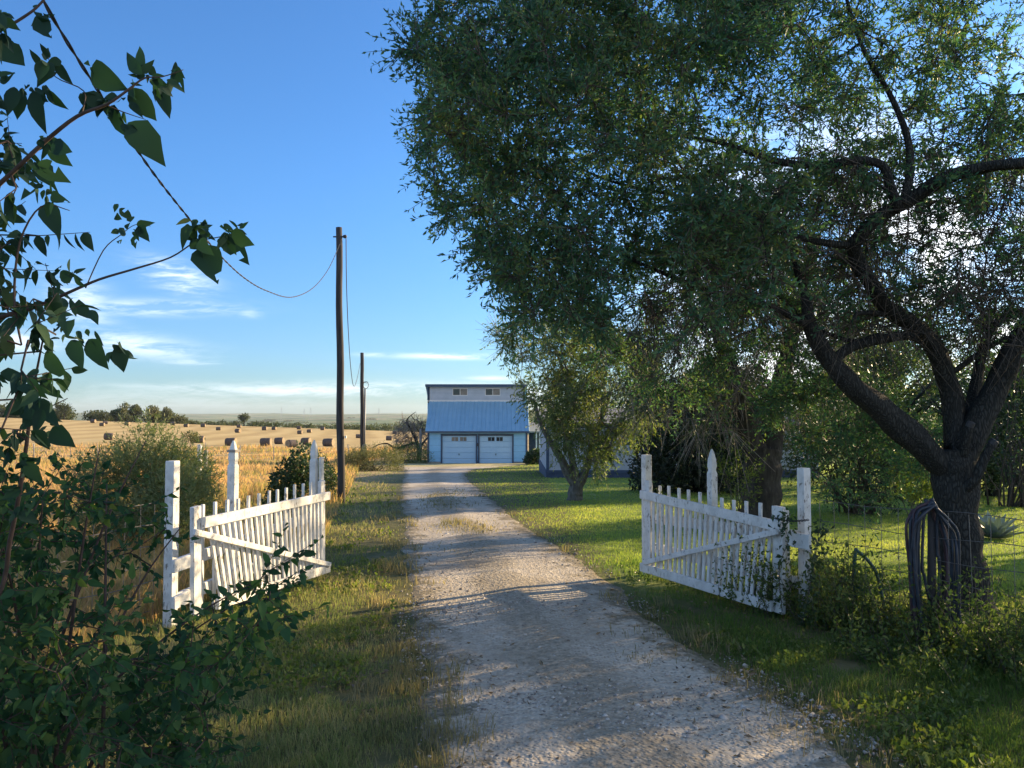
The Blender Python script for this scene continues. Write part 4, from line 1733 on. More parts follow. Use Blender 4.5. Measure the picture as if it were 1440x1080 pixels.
def build_big_tree():
    y = 6.7
    g0 = on_ground(1352, y)
    sk = Skel()
    k = F / y
    # trunk to the fork
    sk.limb([(g0[0] + .02, y, g0[2] - .15, .36), (g0[0], y, g0[2] + .12, .27), W_(1352, 790, y, .235), W_(1348, 735, y, .225), W_(1344, 690, y, .23), W_(1338, 655, y, .24), W_(1334, 632, y, .22)], False)
    # long limb leaning left
    sk.limb([W_(1330, 660, y, .19), W_(1285, 618, 6.6, .185), W_(1235, 573, 6.5, .165), W_(1190, 535, 6.4, .14), W_(1160, 498, 6.4, .12), W_(1138, 455, 6.4, .085), W_(1132, 415, 6.5, .06), W_(1118, 370, 6.6, .045)])
    # the snaking limb that climbs and bends right
    sk.limb([W_(1345, 640, y, .16), W_(1342, 590, 6.8, .15), W_(1332, 535, 6.8, .135), W_(1312, 488, 6.7, .125), W_(1280, 455, 6.6, .12), W_(1245, 430, 6.5, .11), W_(1222, 395, 6.4, .10),
             W_(1203, 362, 6.3, .095), W_(1205, 338, 6.2, .09), W_(1240, 303, 6.1, .09), W_(1285, 278, 6.0, .085), W_(1330, 250, 5.8, .08), W_(1385, 235, 5.6, .07), W_(1450, 228, 5.4, .06), W_(1560, 205, 5.2, .04)])
    # the arch between the two
    sk.limb([W_(1305, 483, 6.7, .07), W_(1278, 472, 6.6, .068), W_(1240, 477, 6.5, .068), W_(1200, 487, 6.45, .07), W_(1172, 506, 6.4, .075)])
    # stub branch on the snaking limb
    sk.limb([W_(1240, 442, 6.5, .05), W_(1222, 440, 6.4, .035), W_(1205, 441, 6.3, .03)])
    # upper left limbs in the crown
    sk.limb([W_(1262, 292, 6.0, .07), W_(1252, 262, 6.0, .06), W_(1240, 232, 6.0, .055), W_(1200, 226, 6.0, .055), W_(1150, 233, 6.1, .05), W_(1085, 225, 6.3, .045), W_(1030, 205, 6.5, .03), W_(960, 190, 6.8, .02)])
    sk.limb([W_(1270, 285, 6.0, .06), W_(1280, 240, 6.1, .055), W_(1275, 190, 6.2, .045), W_(1250, 130, 6.3, .035), W_(1210, 60, 6.4, .028), W_(1180, -40, 6.5, .02)])
    sk.limb([W_(1203, 345, 6.25, .06), W_(1170, 343, 6.2, .05), W_(1110, 330, 6.2, .04), W_(1040, 300, 6.3, .033), W_(950, 275, 6.5, .026), W_(860, 255, 6.8, .02), W_(780, 215, 7.0, .014), W_(690, 130, 7.2, .009)])
    sk.limb([W_(1140, 460, 6.4, .05), W_(1080, 430, 6.3, .04), W_(1000, 410, 6.3, .032), W_(900, 370, 6.4, .025), W_(800, 320, 6.6, .017), W_(710, 280, 6.8, .010)])
    sk.limb([W_(1235, 470, 6.5, .03), W_(1190, 478, 6.6, .03), W_(1120, 440, 7.2, .028), W_(1020, 330, 7.6, .024), W_(920, 180, 7.8, .018), W_(820, 80, 7.8, .012)])
    # thick right limbs
    sk.limb([W_(1350, 650, y, .20), W_(1372, 600, 6.7, .18), W_(1398, 550, 6.7, .165), W_(1425, 495, 6.6, .15), W_(1462, 430, 6.6, .13), W_(1520, 330, 6.6, .10), W_(1570, 200, 6.6, .07), W_(1600, 50, 6.6, .04)])
    sk.limb([W_(1360, 590, 6.8, .08), W_(1372, 540, 7.0, .08), W_(1386, 480, 7.2, .07), W_(1410, 447, 7.3, .06), W_(1470, 428, 7.4, .05), W_(1560, 380, 7.5, .035)])
    sk.limb([W_(1345, 520, 6.8, .045), W_(1400, 482, 6.9, .045), W_(1450, 470, 6.9, .04), W_(1540, 450, 6.9, .03)])
    # sawn stubs
    sk.limb([W_(1350, 690, 6.6, .08), W_(1370, 676, 6.48, .07), W_(1384, 645, 6.42, .062), W_(1396, 624, 6.40, .058)])
    sk.limb([W_(1352, 645, 6.6, .07), W_(1358, 620, 6.5, .06), W_(1364, 599, 6.46, .052)])
    fac = [.75 if i_ < 25 else .62 for i_ in range(len(sk.r))]
    sk.r = [a_ * b_ for a_, b_ in zip(sk.r, fac)]

    poly = [(606, 100), (618, 60), (690, 20), (735, -60), (790, -260), (1000, -420), (1500, -420), (1850, -200), (1900, 300), (1700, 480), (1440, 505),
            (1250, 470), (1140, 500), (1050, 520), (960, 470), (880, 480), (800, 465), (725, 435), (694, 395), (674, 345), (640, 300), (664, 262), (640, 230), (620, 180), (624, 130)]

    def w(a, b, q):
        if a > 1130 and q[1] < 6.3 and g.random() < .7:
            return 0
        if a > 1130 and b > 290:
            return .20
        if a > 860 and b > 430:
            return .10
        if a > 860 and b > 370:
            return .35
        if a > 1440:
            return .3
        if a > 1080:
            return .48
        if b < -60:
            return .4
        return 1.0
    g = np.random.default_rng(5)
    att = crown_points(poly, 1950, 4.9, 8.8, 1.15, -.20, 3, w, g)
    jut = np.array([P(a + 30 + g.uniform(-9, 9), b + g.uniform(-9, 9), g.uniform(5.6, 7.6)) for (a, b) in ((556, 78), (548, 64), (566, 36), (590, 22), (620, 8), (562, 150), (566, 212), (574, 232), (584, 262), (592, 300), (604, 292), (655, 352), (690, 462), (600, 100), (580, 180)) for _ in range(3)])
    att = np.concatenate([att, jut])
    hangs = crown_points([(690, 440), (800, 460), (900, 470), (1160, 480), (1150, 545), (1060, 560), (1010, 615), (950, 610), (900, 560), (800, 500), (720, 470)], 34, 7.2, 9.0, 1.4, .05, 13, lambda a, b_, q: 1 if a > 860 else .3, g)
    low = crown_points([(1060, 560), (1150, 520), (1260, 560), (1320, 610), (1300, 680), (1230, 720), (1150, 690), (1100, 620)], 85, 7.6, 9.4, 1.4, .0, 15, None, g)
    att = np.concatenate([att, hangs, low])
    # leave the window where the limbs show against the bright sky
    bare = crown_points([(1150, 200), (1440, 150), (1600, 300), (1440, 500), (1250, 480), (1130, 460), (1000, 470), (900, 440), (1000, 300)], 420, 5.8, 9.0, .8, -.6, 17, None, g)
    sk.grow(att, .22, .12, .10, g)
    leafy = list(sk.tips)
    sk.grow(bare, .22, .10, .06, g)
    bare_tips = list(sk.tips)
    sk.tips = leafy
    sk.finish(2.4, .0032)
    fs = foliage_on(sk, 7, 13, (.14, .40), (.034, .066), (.27, .42), .04, 1.0, 900, g)
    root = put_tree('crooked_tree', 'large crooked tree with snaking dark limbs at the right', 'tree', sk, [(fs, M['leaf_big'], M['twig'], 'crown')], M['bark'], g0)
    sk.tips = bare_tips
    (A, B_), _ = foliage_on(sk, 8, 1, (.2, .7), (.05, .06), (.3, .3), .4, .9, 0, g)
    V, Fc = twig_prisms(A, B_, .0050, .0022)
    npmesh('twigs', V, Fc, M['twig'], root)
    # dark cut faces on the stubs
    for (px, py, yy, r, ax) in ((1397, 622, 6.395, .056, (.55, -.3, .8)), (1364.5, 597, 6.455, .05, (.2, -.3, .9))):
        c = P(px, py, yy)
        a = unit(np.array(ax))
        MB().tube([c - a * .02, c + a * .02, c + a * .026], [r * .67, r * .65, r * .4], 12).build('cut_face', M['dark'], root)


build_big_tree()


def build_tree2():
    y = 14.0
    b = on_ground(1068, y)
    sk = Skel()
    sk.limb([(b[0], y, b[2] - .2, .42), (b[0], y, b[2] + .25, .34), W_(1072, 685, y, .32), W_(1074, 650, y, .31), W_(1076, 630, y, .28)], False)
    sk.limb([W_(1066, 650, y, .22), W_(1056, 615, y, .2), W_(1046, 580, 13.9, .19), W_(1035, 545, 13.8, .17), W_(1020, 500, 13.7, .13), W_(1000, 440, 13.6, .09), W_(975, 380, 13.5, .06)])
    sk.limb([W_(1084, 650, y, .20), W_(1088, 610, 14.1, .19), W_(1090, 575, 14.2, .17), W_(1100, 530, 14.3, .15), W_(1115, 470, 14.4, .13), W_(1130, 410, 14.5, .11), W_(1150, 330, 14.6, .07)])
    g = np.random.default_rng(8)
    poly = [(860, 500), (900, 400), (960, 300), (1150, 250), (1260, 300), (1250, 420), (1190, 520), (1150, 560), (1090, 585), (1040, 600), (990, 610), (930, 620), (890, 570)]
    def w2(a, b_, q):
        above = q[2] - gzf(q[0], q[1])
        side = -.545 * q[0] + .84 * q[1]
        if side < 8.7 and 2.3 < above < 4.6:
            return .6
        if above < 3.3:
            return .05
        return 1
    att = crown_points(poly, 230, 12.0, 15.6, .6, -.15, 9, w2, g)
    sk.grow(att, .3, .12, .06, g)
    leafy = list(sk.tips)
    bare = crown_points([(850, 480), (960, 400), (1150, 380), (1200, 500), (1120, 590), (1000, 620), (930, 610), (880, 560)], 150, 12.6, 15.2, .8, -.5, 5, None, g)
    sk.grow(bare, .3, .12, .0, g)
    bare_tips = list(sk.tips)
    sk.tips = leafy
    sk.finish(2.4, .005)
    fs = foliage_on(sk, 7, 14, (.25, .75), (.055, .095), (.24, .36), .5, 1.0, 260, g)
    # thin bare hanging twigs
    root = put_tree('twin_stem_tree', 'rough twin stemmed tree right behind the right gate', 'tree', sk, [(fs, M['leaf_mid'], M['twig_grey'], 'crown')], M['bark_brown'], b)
    sk.tips = bare_tips
    (A, B_), _ = foliage_on(sk, 9, 1, (.25, .8), (.05, .06), (.3, .3), .7, .9, 0, g)
    V, Fc = twig_prisms(A, B_, .0065, .003)
    npmesh('twigs', V, Fc, M['twig_grey'], root)


build_tree2()


def build_small_tree():
    y = 19.0
    b = on_ground(807, y)
    sk = Skel()
    sk.limb([(b[0], y, b[2] - .2, .24), (b[0] + .02, y, b[2] + .1, .19), W_(809, 692, y, .17), W_(812, 676, y, .16)], False)
    sk.limb([W_(808, 682, y, .12), W_(796, 660, y, .105), W_(785, 638, y, .085), W_(770, 615, 18.9, .065), W_(758, 590, 18.8, .045), W_(750, 560, 18.7, .03)])
    sk.limb([W_(812, 676, y, .10), W_(806, 655, 19.1, .085), W_(800, 620, 19.3, .07), W_(800, 580, 19.4, .055), W_(795, 530, 19.5, .045), W_(780, 490, 19.5, .03)])
    sk.limb([W_(816, 680, y, .11), W_(826, 655, y, .09), W_(832, 625, 18.9, .07), W_(845, 590, 18.8, .055), W_(860, 545, 18.8, .045)])
    g = np.random.default_rng(21)
    poly = [(752, 605), (742, 560), (726, 520), (724, 480), (760, 462), (820, 455), (900, 470), (935, 520), (930, 570), (900, 620), (868, 612), (850, 655), (800, 640), (772, 615)]
    att = crown_points(poly, 300, 17.4, 20.6, .9, .02, 4, None, g)
    # bare upper twigs reaching out left
    bare = crown_points([(690, 470), (735, 455), (790, 430), (800, 480), (740, 510)], 46, 18.4, 19.6, .8, -.6, 1, None, g)
    sk.grow(att, .3, .14, .10, g)
    tips = list(sk.tips)
    sk.grow(bare, .3, .06, .05, g)
    btips = list(sk.tips)
    sk.tips = tips
    sk.finish(2.3, .007)
    fs = foliage_on(sk, 6, 13, (.25, .65), (.06, .11), (.26, .4), .35, 1.0, 200, g)
    root = put_tree('small_tree', 'small forked tree with olive leaves before the white house', 'tree', sk, [(fs, M['leaf_autumn'], M['twig_grey'], 'crown')], M['bark_pale'], b)
    sk.tips = btips
    (A, B_), _ = foliage_on(sk, 5, 1, (.4, .9), (.05, .06), (.3, .3), -.2, .5, 0, g)
    V, Fc = twig_prisms(A, B_, .006, .003)
    npmesh('bare_twigs', V, Fc, M['twig_grey'], root)
    # suckers at the foot
    return root


build_small_tree()


# ------------------------------------------------------------------ near foliage at the left edge
def broad_along(A, B_, k, L, g, hang_=.55, nrm=None):
    n = len(A)
    u = (np.arange(k)[None] + g.uniform(.2, .9, (n, k))) / k
    O = (A[:, None] + (B_ - A)[:, None] * u[..., None]).reshape(-1, 3)
    Dd = np.repeat(unit(B_ - A), k, 0)
    D = unit(Dd * .55 + rdirs(len(O), g) * .7 + np.array([0, 0, -hang_]))
    N = unit(rdirs(len(O), g) * .9 + np.array([0, -.55, .45]))
    LL = g.uniform(L[0], L[1], len(O))
    return leaves_broad(O, D, N, LL, LL * g.uniform(.42, .62, len(O)), g)


def build_overhang():
    """broad-leaved tree whose branches reach in from beyond the left edge"""
    g = np.random.default_rng(31)
    base = np.array([-2.35, 1.15, gzf(-2.35, 1.15)])
    sk = Skel()
    sk.limb([(base[0], base[1], base[2] - .15, .10), (base[0] + .02, 1.16, .5, .085), (base[0] + .05, 1.2, 1.1, .075), (base[0] + .1, 1.25, 1.8, .06), (base[0] + .1, 1.3, 2.6, .045), (base[0] + .2, 1.35, 3.3, .025)], False)
    sk.limb([(base[0] + .08, 1.22, 1.55, .022), (-1.6, 1.45, 1.75, .014), W_(-60, 300, 1.62, .010), W_(0, 258, 1.62, .0085), W_(60, 202, 1.6, .0075), W_(108, 164, 1.58, .0065), W_(150, 147, 1.56, .005), W_(178, 128, 1.55, .0042), W_(203, 110, 1.55, .003), W_(228, 108, 1.55, .002), W_(258, 98, 1.55, .0014)])
    sk.limb([(base[0] + .12, 1.3, 2.4, .02), (-1.5, 1.45, 2.3, .010), W_(-40, 62, 1.6, .006), W_(0, 43, 1.6, .0055), W_(32, 25, 1.6, .005), W_(58, 4, 1.6, .004), W_(90, -40, 1.6, .003)])
    sk.limb([(base[0] + .06, 1.2, 1.2, .03), (-1.7, 1.5, 1.5, .02), W_(-60, 475, 1.75, .014), W_(0, 447, 1.72, .010), W_(50, 432, 1.7, .008), W_(100, 410, 1.68, .006), W_(140, 393, 1.66, .0048), W_(190, 378, 1.65, .004), W_(240, 362, 1.64, .003), W_(275, 340, 1.63, .0025), W_(300, 335, 1.63, .002), W_(335, 328, 1.62, .0014)])
    sk.limb([(base[0] + .05, 1.2, 1.1, .03), (-1.65, 1.4, 1.5, .022), W_(-40, 492, 1.55, .016), W_(10, 484, 1.55, .014), W_(40, 478, 1.55, .012), W_(70, 470, 1.55, .007), W_(105, 478, 1.55, .0045), W_(140, 487, 1.55, .0035), W_(190, 490, 1.55, .0028), W_(230, 487, 1.55, .0015)])
    sk.limb([(base[0] + .01, 1.15, .35, .016), (-1.9, 1.55, .48, .013), (-1.5, 1.85, .60, .011), W_(-10, 860, 2.0, .010), W_(14, 760, 1.95, .0095), W_(28, 690, 1.9, .009), W_(38, 620, 1.85, .0075), W_(45, 560, 1.8, .006), W_(55, 505, 1.75, .004), W_(62, 470, 1.7, .003)])
    sk.limb([W_(42, 585, 1.8, .003), W_(70, 572, 1.78, .0025), W_(95, 560, 1.76, .0018)])
    sk.limb([W_(150, 148, 1.56, .003), W_(175, 158, 1.55, .002), W_(205, 168, 1.55, .0012)])
    sk.limb([W_(115, 160, 1.58, .003), W_(118, 128, 1.6, .0025), W_(78, 108, 1.62, .002), W_(68, 80, 1.62, .0012)])
    sk.limb([W_(120, 405, 1.67, .003), W_(145, 352, 1.66, .0025), W_(170, 330, 1.66, .002), W_(190, 316, 1.66, .0014), W_(212, 318, 1.66, .001)])
    sk.limb([W_(30, 485, 1.6, .004), W_(20, 420, 1.62, .005), W_(28, 340, 1.62, .004), W_(58, 290, 1.6, .003), W_(98, 296, 1.6, .0015)])
    sk.r = [r_ * (.62 if 0 < i_ and r_ < .02 else 1) for i_, r_ in enumerate(sk.r)]
    # explicit leaves seen against the sky: base -> tip
    LV = [(53, 23, 79, 62), (0, 62, 43, 100), (0, 116, 24, 98), (20, 122, 8, 172), (46, 128, 58, 195), (35, 132, 16, 172), (68, 126, 95, 163), (77, 88, 108, 125), (74, 88, 46, 122), (62, 84, 70, 62),
          (62, 86, 52, 120), (128, 98, 184, 132), (200, 105, 167, 64), (204, 103, 190, 55), (214, 110, 239, 122), (183, 125, 225, 178), (220, 120, 244, 170), (225, 122, 249, 138), (183, 143, 203, 165), (244, 98, 262, 136),
          (118, 132, 162, 160), (150, 142, 99, 160), (154, 150, 186, 204), (180, 172, 236, 238), (66, 200, 97, 240), (72, 204, 108, 216), (48, 228, 82, 272), (54, 228, 98, 258), (60, 256, 22, 286), (66, 286, 84, 338),
          (72, 274, 94, 284), (0, 230, 26, 236), (168, 293, 190, 313), (192, 316, 217, 312), (194, 318, 210, 342), (188, 322, 194, 342), (176, 330, 158, 322), (272, 318, 244, 352), (276, 322, 252, 345), (284, 322, 302, 314), (286, 326, 306, 338),
          (288, 345, 310, 410), (318, 330, 334, 366), (326, 326, 366, 348), (322, 328, 351, 380), (280, 338, 300, 362), (268, 338, 290, 352), (330, 325, 350, 330), (52, 470, 50, 503), (100, 478, 118, 528), (124, 477, 153, 528), (164, 487, 178, 532), (66, 494, 98, 546),
          (0, 524, 53, 538), (56, 538, 86, 564), (44, 562, 88, 602), (74, 600, 109, 634), (30, 560, 0, 590), (86, 468, 104, 440), (98, 420, 140, 456), (126, 436, 141, 462), (84, 384, 122, 396), (104, 384, 122, 372),
          (60, 560, 26, 612), (40, 640, 10, 662), (36, 650, 62, 690), (30, 690, -4, 706), (26, 720, 60, 742), (44, 590, 20, 560), (30, 660, 52, 640), (60, 575, 45, 620), (48, 700, 30, 730)]
    O, D, N, LL = [], [], [], []
    for (a, b_, c, d) in LV:
        dep = g.uniform(1.52, 1.68)
        p, q = P(a, b_, dep), P(c, d, dep + g.uniform(-.03, .03))
        O.append(p)
        v = q - p
        LL.append(np.linalg.norm(v))
        D.append(v / LL[-1])
        N.append(unit(np.array([g.normal() * .45, -1, g.normal() * .35])))
    O, D, N, LL = map(np.array, (O, D, N, LL))
    # smaller leaves crowding round the same shoots
    k_ = g.integers(0, len(O), 240)
    O2 = O[k_] + D[k_] * (LL[k_] * g.uniform(-.25, .12, 240))[:, None] + g.normal(0, .008, (240, 3))
    D2 = unit(D[k_] * .6 + rdirs(240, g) * .8 + np.array([0, 0, -.35]))
    s3 = leaves_broad(O2, D2, unit(rdirs(240, g) + np.array([0, -.7, 0])), g.uniform(.015, .045, 240), g.uniform(.008, .022, 240), g)
    s1 = leaves_broad(O, D, N, LL * .84, LL * g.uniform(.36, .54, len(LL)), g)
    # fuller leaf masses at the very edge
    mass = crown_points([(-260, 120), (-20, 120), (30, 240), (66, 290), (72, 350), (118, 380), (120, 440), (60, 470), (20, 500), (50, 560), (30, 640), (-40, 700), (-260, 700)], 105, 1.45, 1.95, 3, -.5, 6, None, g)
    mass2 = crown_points([(-260, -250), (40, -250), (70, -30), (30, 20), (-10, 110), (-260, 120)], 26, 1.4, 1.9, 3, -.5, 6, None, g)
    sk.grow(np.concatenate([mass, mass2]), .08, .12, .05, g)
    sk.finish(2.3, .0014)
    Pn = np.array(sk.p)
    tips = sk.tips
    A = np.repeat(Pn[tips], 2, 0)
    Dr = unit(rdirs(len(A), g) + np.array([0, 0, -.3]))
    B_ = A + Dr * g.uniform(.05, .14, len(A))[:, None]
    s2 = broad_along(A, B_, 5, (.025, .065), g)
    root = thing('broadleaf_tree', 'broad leaved branches with insect-bitten leaves reaching in at the left', 'tree', base)
    sk.mesh(.05).build('branch', M['twig_red'], root, True)
    V, Fc = twig_prisms(A, B_, .0014, .0008)
    npmesh('twigs', V, Fc, M['twig_red'], root)
    V, Fc = join_np([s1, s2, s3])
    npmesh('leaves', V, Fc, M['leaf_over'], root, True)


build_overhang()


def build_near_bush():
    g = np.random.default_rng(77)
    bx, by = -1.75, 2.75
    b = np.array([bx, by, gzf(bx, by)])
    sk = Skel()
    z0 = b[2]
    for (tx, ty, dep) in ((60, 700, 2.3), (150, 680, 2.9), (140, 630, 2.8), (255, 740, 3.2), (385, 805, 3.4), (330, 850, 3.1), (300, 960, 2.9), (90, 850, 2.2), (0, 750, 2.2), (-120, 650, 2.3), (250, 1050, 2.6), (205, 620, 3.0)):
        e = P(tx, ty, dep)
        a = b + np.array([g.normal() * .15, g.normal() * .12, -.05])
        m1 = a + (e - a) * .35 + np.array([0, 0, .12])
        m2 = a + (e - a) * .7 + np.array([0, 0, .12])
        sk.limb([(*a, .011), (*m1, .007), (*m2, .0045), (*e, .0018)], False)
    poly = [(-260, 560), (-30, 620), (20, 690), (50, 720), (100, 690), (125, 645), (150, 690), (185, 705), (235, 700), (262, 722), (245, 752), (190, 785), (165, 850), (150, 915), (215, 935),
            (300, 855), (372, 800), (398, 815), (372, 875), (332, 915), (345, 950), (300, 1000), (310, 1080), (290, 1250), (-300, 1260)]
    att = crown_points(poly, 500, 2.05, 3.6, 2.0, -.14, 12, None, g)
    sk.grow(att, .12, .10, .06, g)
    sk.finish(2.3, .0018)
    Pn = np.array(sk.p)
    A = np.repeat(Pn[sk.tips], 3, 0)
    Dr = unit(rdirs(len(A), g) + np.array([.15, 0, -.1]))
    B_ = A + Dr * g.uniform(.08, .24, len(A))[:, None]
    s = broad_along(A, B_, 10, (.018, .054), g, .35)
    root = thing('leafy_bush', 'large dark green leafy bush filling the lower left corner', 'bush', b)
    sk.mesh(0).build('stem', M['twig_red'], root, True)
    V, Fc = twig_prisms(A, B_, .0018, .0009)
    npmesh('twigs', V, Fc, M['twig_red'], root)
    npmesh('foliage', s[0], s[1], M['leaf_near'], root, True)


build_near_bush()


# ------------------------------------------------------------------ shrubs and hedges
def ell(px, py, y, rx, ry, rz):
    p = P(px, py, y)
    return (p[0], p[1], p[2], rx, ry, rz)


bush('juniper_shrub', 'feathery grey green shrub between the dry meadow and left post', 'shrub',
     [ell(215, 695, 10.5, .75, .7, .65), ell(205, 645, 10.5, .36, .34, .5), ell(262, 680, 10.8, .35, .35, .45), ell(165, 700, 10.2, .6, .6, .6), ell(245, 720, 10, .5, .5, .5)],
     42000, (.035, .07), (.17, .28), M['leaf_juniper'], 14, .01, 3, 2.6, -.22, .6, spray=7)
bush('rounded_shrub', 'dark green round leaved shrub behind the left gate end', 'shrub',
     [ell(414, 690, 12.2, .44, .45, .5), ell(432, 655, 12.2, .35, .35, .35), ell(400, 715, 12.0, .35, .4, .4)],
     5200, (.04, .075), (.5, .75), M['leaf_shrub'], 26, .012, 5, 2.6, -.2, .2)
bush('pole_shrub', 'low scrubby shrub wrapped round the foot of the tall pole', 'shrub',
     [ell(464, 690, 18.9, .38, .4, .5), ell(453, 672, 19.1, .36, .4, .42), ell(459, 708, 18.6, .32, .3, .3)],
     2600, (.045, .08), (.4, .6), M['leaf_shrub'], 24, .012, 6, 2.4, -.15, .3)
bush('round_shrub', 'wide rounded olive shrub at the foot of the shorter pole', 'shrub',
     [ell(528, 652, 40, 1.35, 1.1, .72), ell(508, 654, 39.6, 1.0, 1.0, .62), ell(545, 657, 39.8, .75, .8, .48), ell(495, 656, 40.4, .8, .8, .6)],
     12000, (.07, .14), (.12, .2), M['leaf_olive'], 30, .015, 7, 1.4, -.3, .5, spray=5)
bush('cedar', 'very dark dense evergreen behind the right gate and white house', 'evergreen tree',
     [ell(990, 655, 22, 2.0, 1.5, 1.7), ell(975, 580, 22.8, 1.6, 1.5, 1.2), ell(1020, 560, 23.5, 1.5, 1.5, 1.2), ell(945, 660, 22.5, 1.3, 1.3, 1.5), ell(1030, 600, 23, 1.5, 1.5, 1.9), ell(960, 610, 23, 1.2, 1.2, 1.3)],
     32000, (.09, .17), (.3, .5), M['leaf_dark'], 30, .04, 8, 1.2, -.42, .2, stemmat=M['bark'])
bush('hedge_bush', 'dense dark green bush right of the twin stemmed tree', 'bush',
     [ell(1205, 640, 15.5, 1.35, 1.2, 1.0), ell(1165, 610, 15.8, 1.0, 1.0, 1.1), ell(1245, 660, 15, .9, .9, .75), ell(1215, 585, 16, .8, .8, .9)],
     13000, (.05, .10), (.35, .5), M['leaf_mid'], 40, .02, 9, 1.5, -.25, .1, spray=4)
bush('yellow_green_shrub', 'bright yellow green leafy shoots in front of the twin trunk', 'shrub',
     [ell(1033, 690, 13.2, .42, .35, .62), ell(1045, 662, 13.3, .3, .3, .5), ell(1018, 668, 13.3, .25, .25, .5)],
     1300, (.04, .075), (.3, .42), M['leaf_yellow'], 24, .009, 10, 2.2, -.2, .7, spray=7, base=(P(1042, 700, 13.3)[0], 13.3))
bush('sunlit_shrub', 'small sunlit green shrub left of the big trunk on the lawn', 'shrub',
     [ell(1285, 670, 10.5, .32, .3, .34)], 900, (.05, .085), (.5, .7), M['leaf_yellow'], 14, .008, 11, 2.2, -.2, .2)
bush('hedge_bush', 'loose bush with yellowish leaves behind the snaking limbs', 'bush',
     [ell(1300, 585, 33, 3.2, 2.0, 2.4), ell(1235, 570, 34, 2.6, 1.8, 2.6), ell(1365, 600, 32, 2.4, 1.8, 1.8)],
     11000, (.07, .13), (.35, .5), M['leaf_yellow'], 40, .025, 12, .9, -.02, .1, spray=4)
bush('hedge_bush', 'tall loose green bush at the right edge behind the thick limb', 'bush',
     [ell(1430, 585, 17, 1.8, 1.5, 1.3), ell(1480, 530, 18, 1.8, 1.5, 1.6), ell(1400, 545, 19, 1.3, 1.3, 1.3)],
     8000, (.06, .12), (.35, .5), M['leaf_mid'], 40, .022, 13, .9, -.05, .1, spray=4)
bush('dry_weed_clump', 'thin clump of brown dry weeds before the fallen tree', 'weeds',
     [ell(572, 640, 56, 2.2, 1.5, .9), ell(590, 645, 55, 1.2, 1.2, .6)], 3000, (.15, .3), (.08, .14), M['leaf_autumn'], 30, .012, 14, 1.2, -.2, .6)
bush('lattice_shrub', 'low leafy shrub between the garage and the white house', 'shrub',
     [ell(757, 645, 52, 1.0, .8, .65), ell(748, 650, 52, .5, .6, .5)], 1700, (.12, .22), (.45, .6), M['leaf_shrub'], 12, .02, 15, 1.5, -.2, .2)
bush('green_field_shrub', 'little green bush on the hay field edge behind the posts', 'shrub',
     [ell(268, 614, 100, 1.2, 1.1, .7), ell(274, 616, 100, .8, .8, .5)], 500, (.2, .35), (.4, .6), M['leaf_olive'], 8, .03, 16, .8, -.3, .2)


def fallen_tree():
    y = 60.0
    b = on_ground(590, y)
    sk = Skel()
    g = np.random.default_rng(51)
    sk.limb([(b[0], y, b[2] - .2, .15), W_(588, 628, y, .13), W_(583, 615, y, .10), W_(577, 603, y, .075), W_(572, 592, y, .05), W_(578, 584, y, .03), W_(585, 579, y, .015)], False)
    sk.limb([W_(586, 622, y, .09), W_(572, 626, 59.5, .09), W_(556, 630, 59, .08), W_(545, 624, 58.6, .06), W_(533, 625, 58.4, .04), W_(524, 630, 58.2, .03)])
    sk.limb([W_(588, 630, y, .10), W_(594, 624, y, .09), W_(602, 615, y + .4, .06)])
    att = np.concatenate([crown_points([(555, 632), (556, 600), (572, 590), (592, 590), (604, 606), (598, 636)], 100, 58.5, 61.5, .5, -.6, 3, None, g),
                          crown_points([(560, 600), (570, 582), (600, 590), (600, 600)], 14, 59, 61, .5, -.6, 3, None, g)])
    sk.grow(att, .5, .2, -.05, g)
    sk.finish(2.3, .014)
    root = thing('dead_tree', 'grey broken bare tree collapsed left of the garage', 'tree', b)
    sk.mesh(.1).build('trunk', M['bark'], root, True)
    (A, B_), _ = foliage_on(sk, 6, 1, (.4, 1.2), (.05, .06), (.3, .3), .3, 1.0, 80, g)
    V, Fc = twig_prisms(A, B_, .016, .007)
    npmesh('twigs', V, Fc, M['twig_grey'], root)
    p = on_ground(577, 58)
    for i, (px, h) in enumerate(((591.5, 598),)):
        q = on_ground(px, 57.5)
        o = MB().tube([q - np.array([0, 0, .3]), P(px, 603, 57.5)], [.09, .08], 8).build('fence_post', M['wood_old'], None, True)
        tag(o, 'pale upright post beside the collapsed bare tree', 'post')


fallen_tree()


def agave():
    protos = []
    for (px, py, y, s, label) in ((1398, 702, 11.5, 1.0, 'blue grey agave plant on the lawn right of the trunk'), (1376, 690, 12.4, .8, 'smaller upright agave close beside the big trunk')):
        b = on_ground(px, y)
        b = np.array([P(px, py, y)[0], y, gzf(P(px, py, y)[0], y)])
        root = thing('agave', label, 'agave', b, 'agaves on the lawn')
        V, Fc, n = [], [], 0
        g = np.random.default_rng(int(px))
        for i in range(34):
            az = i * 2.399
            el = .25 + 1.15 * i / 34
            L = s * g.uniform(.34, .48)
            d = np.array([math.cos(az), math.sin(az), 0])
            sd_ = np.array([-d[1], d[0], 0])
            rows = []
            for t in np.linspace(0, 1, 6):
                e = el - .35 * t
                w = .052 * s * (0.6 + 1.4 * t * (1 - t) * 2) * (1 - t ** 3)
                c = b + d * (L * t * math.cos(e) + .03) + np.array([0, 0, L * t * math.sin(el) - .1 * L * t * t + .02])
                up = np.array([0, 0, 1.0]) * math.cos(el) - d * math.sin(el)
                rows += [c - sd_ * w, c - up * w * .45, c + sd_ * w]
            V += rows
            for r in range(5):
                for q in (0, 1):
                    Fc.append((n + r * 3 + q, n + r * 3 + q + 1, n + r * 3 + 4 + q, n + r * 3 + 3 + q))
            n += 18
        npmesh('rosette', np.array(V), np.array(Fc), M['leaf_grey'], root, True)


agave()


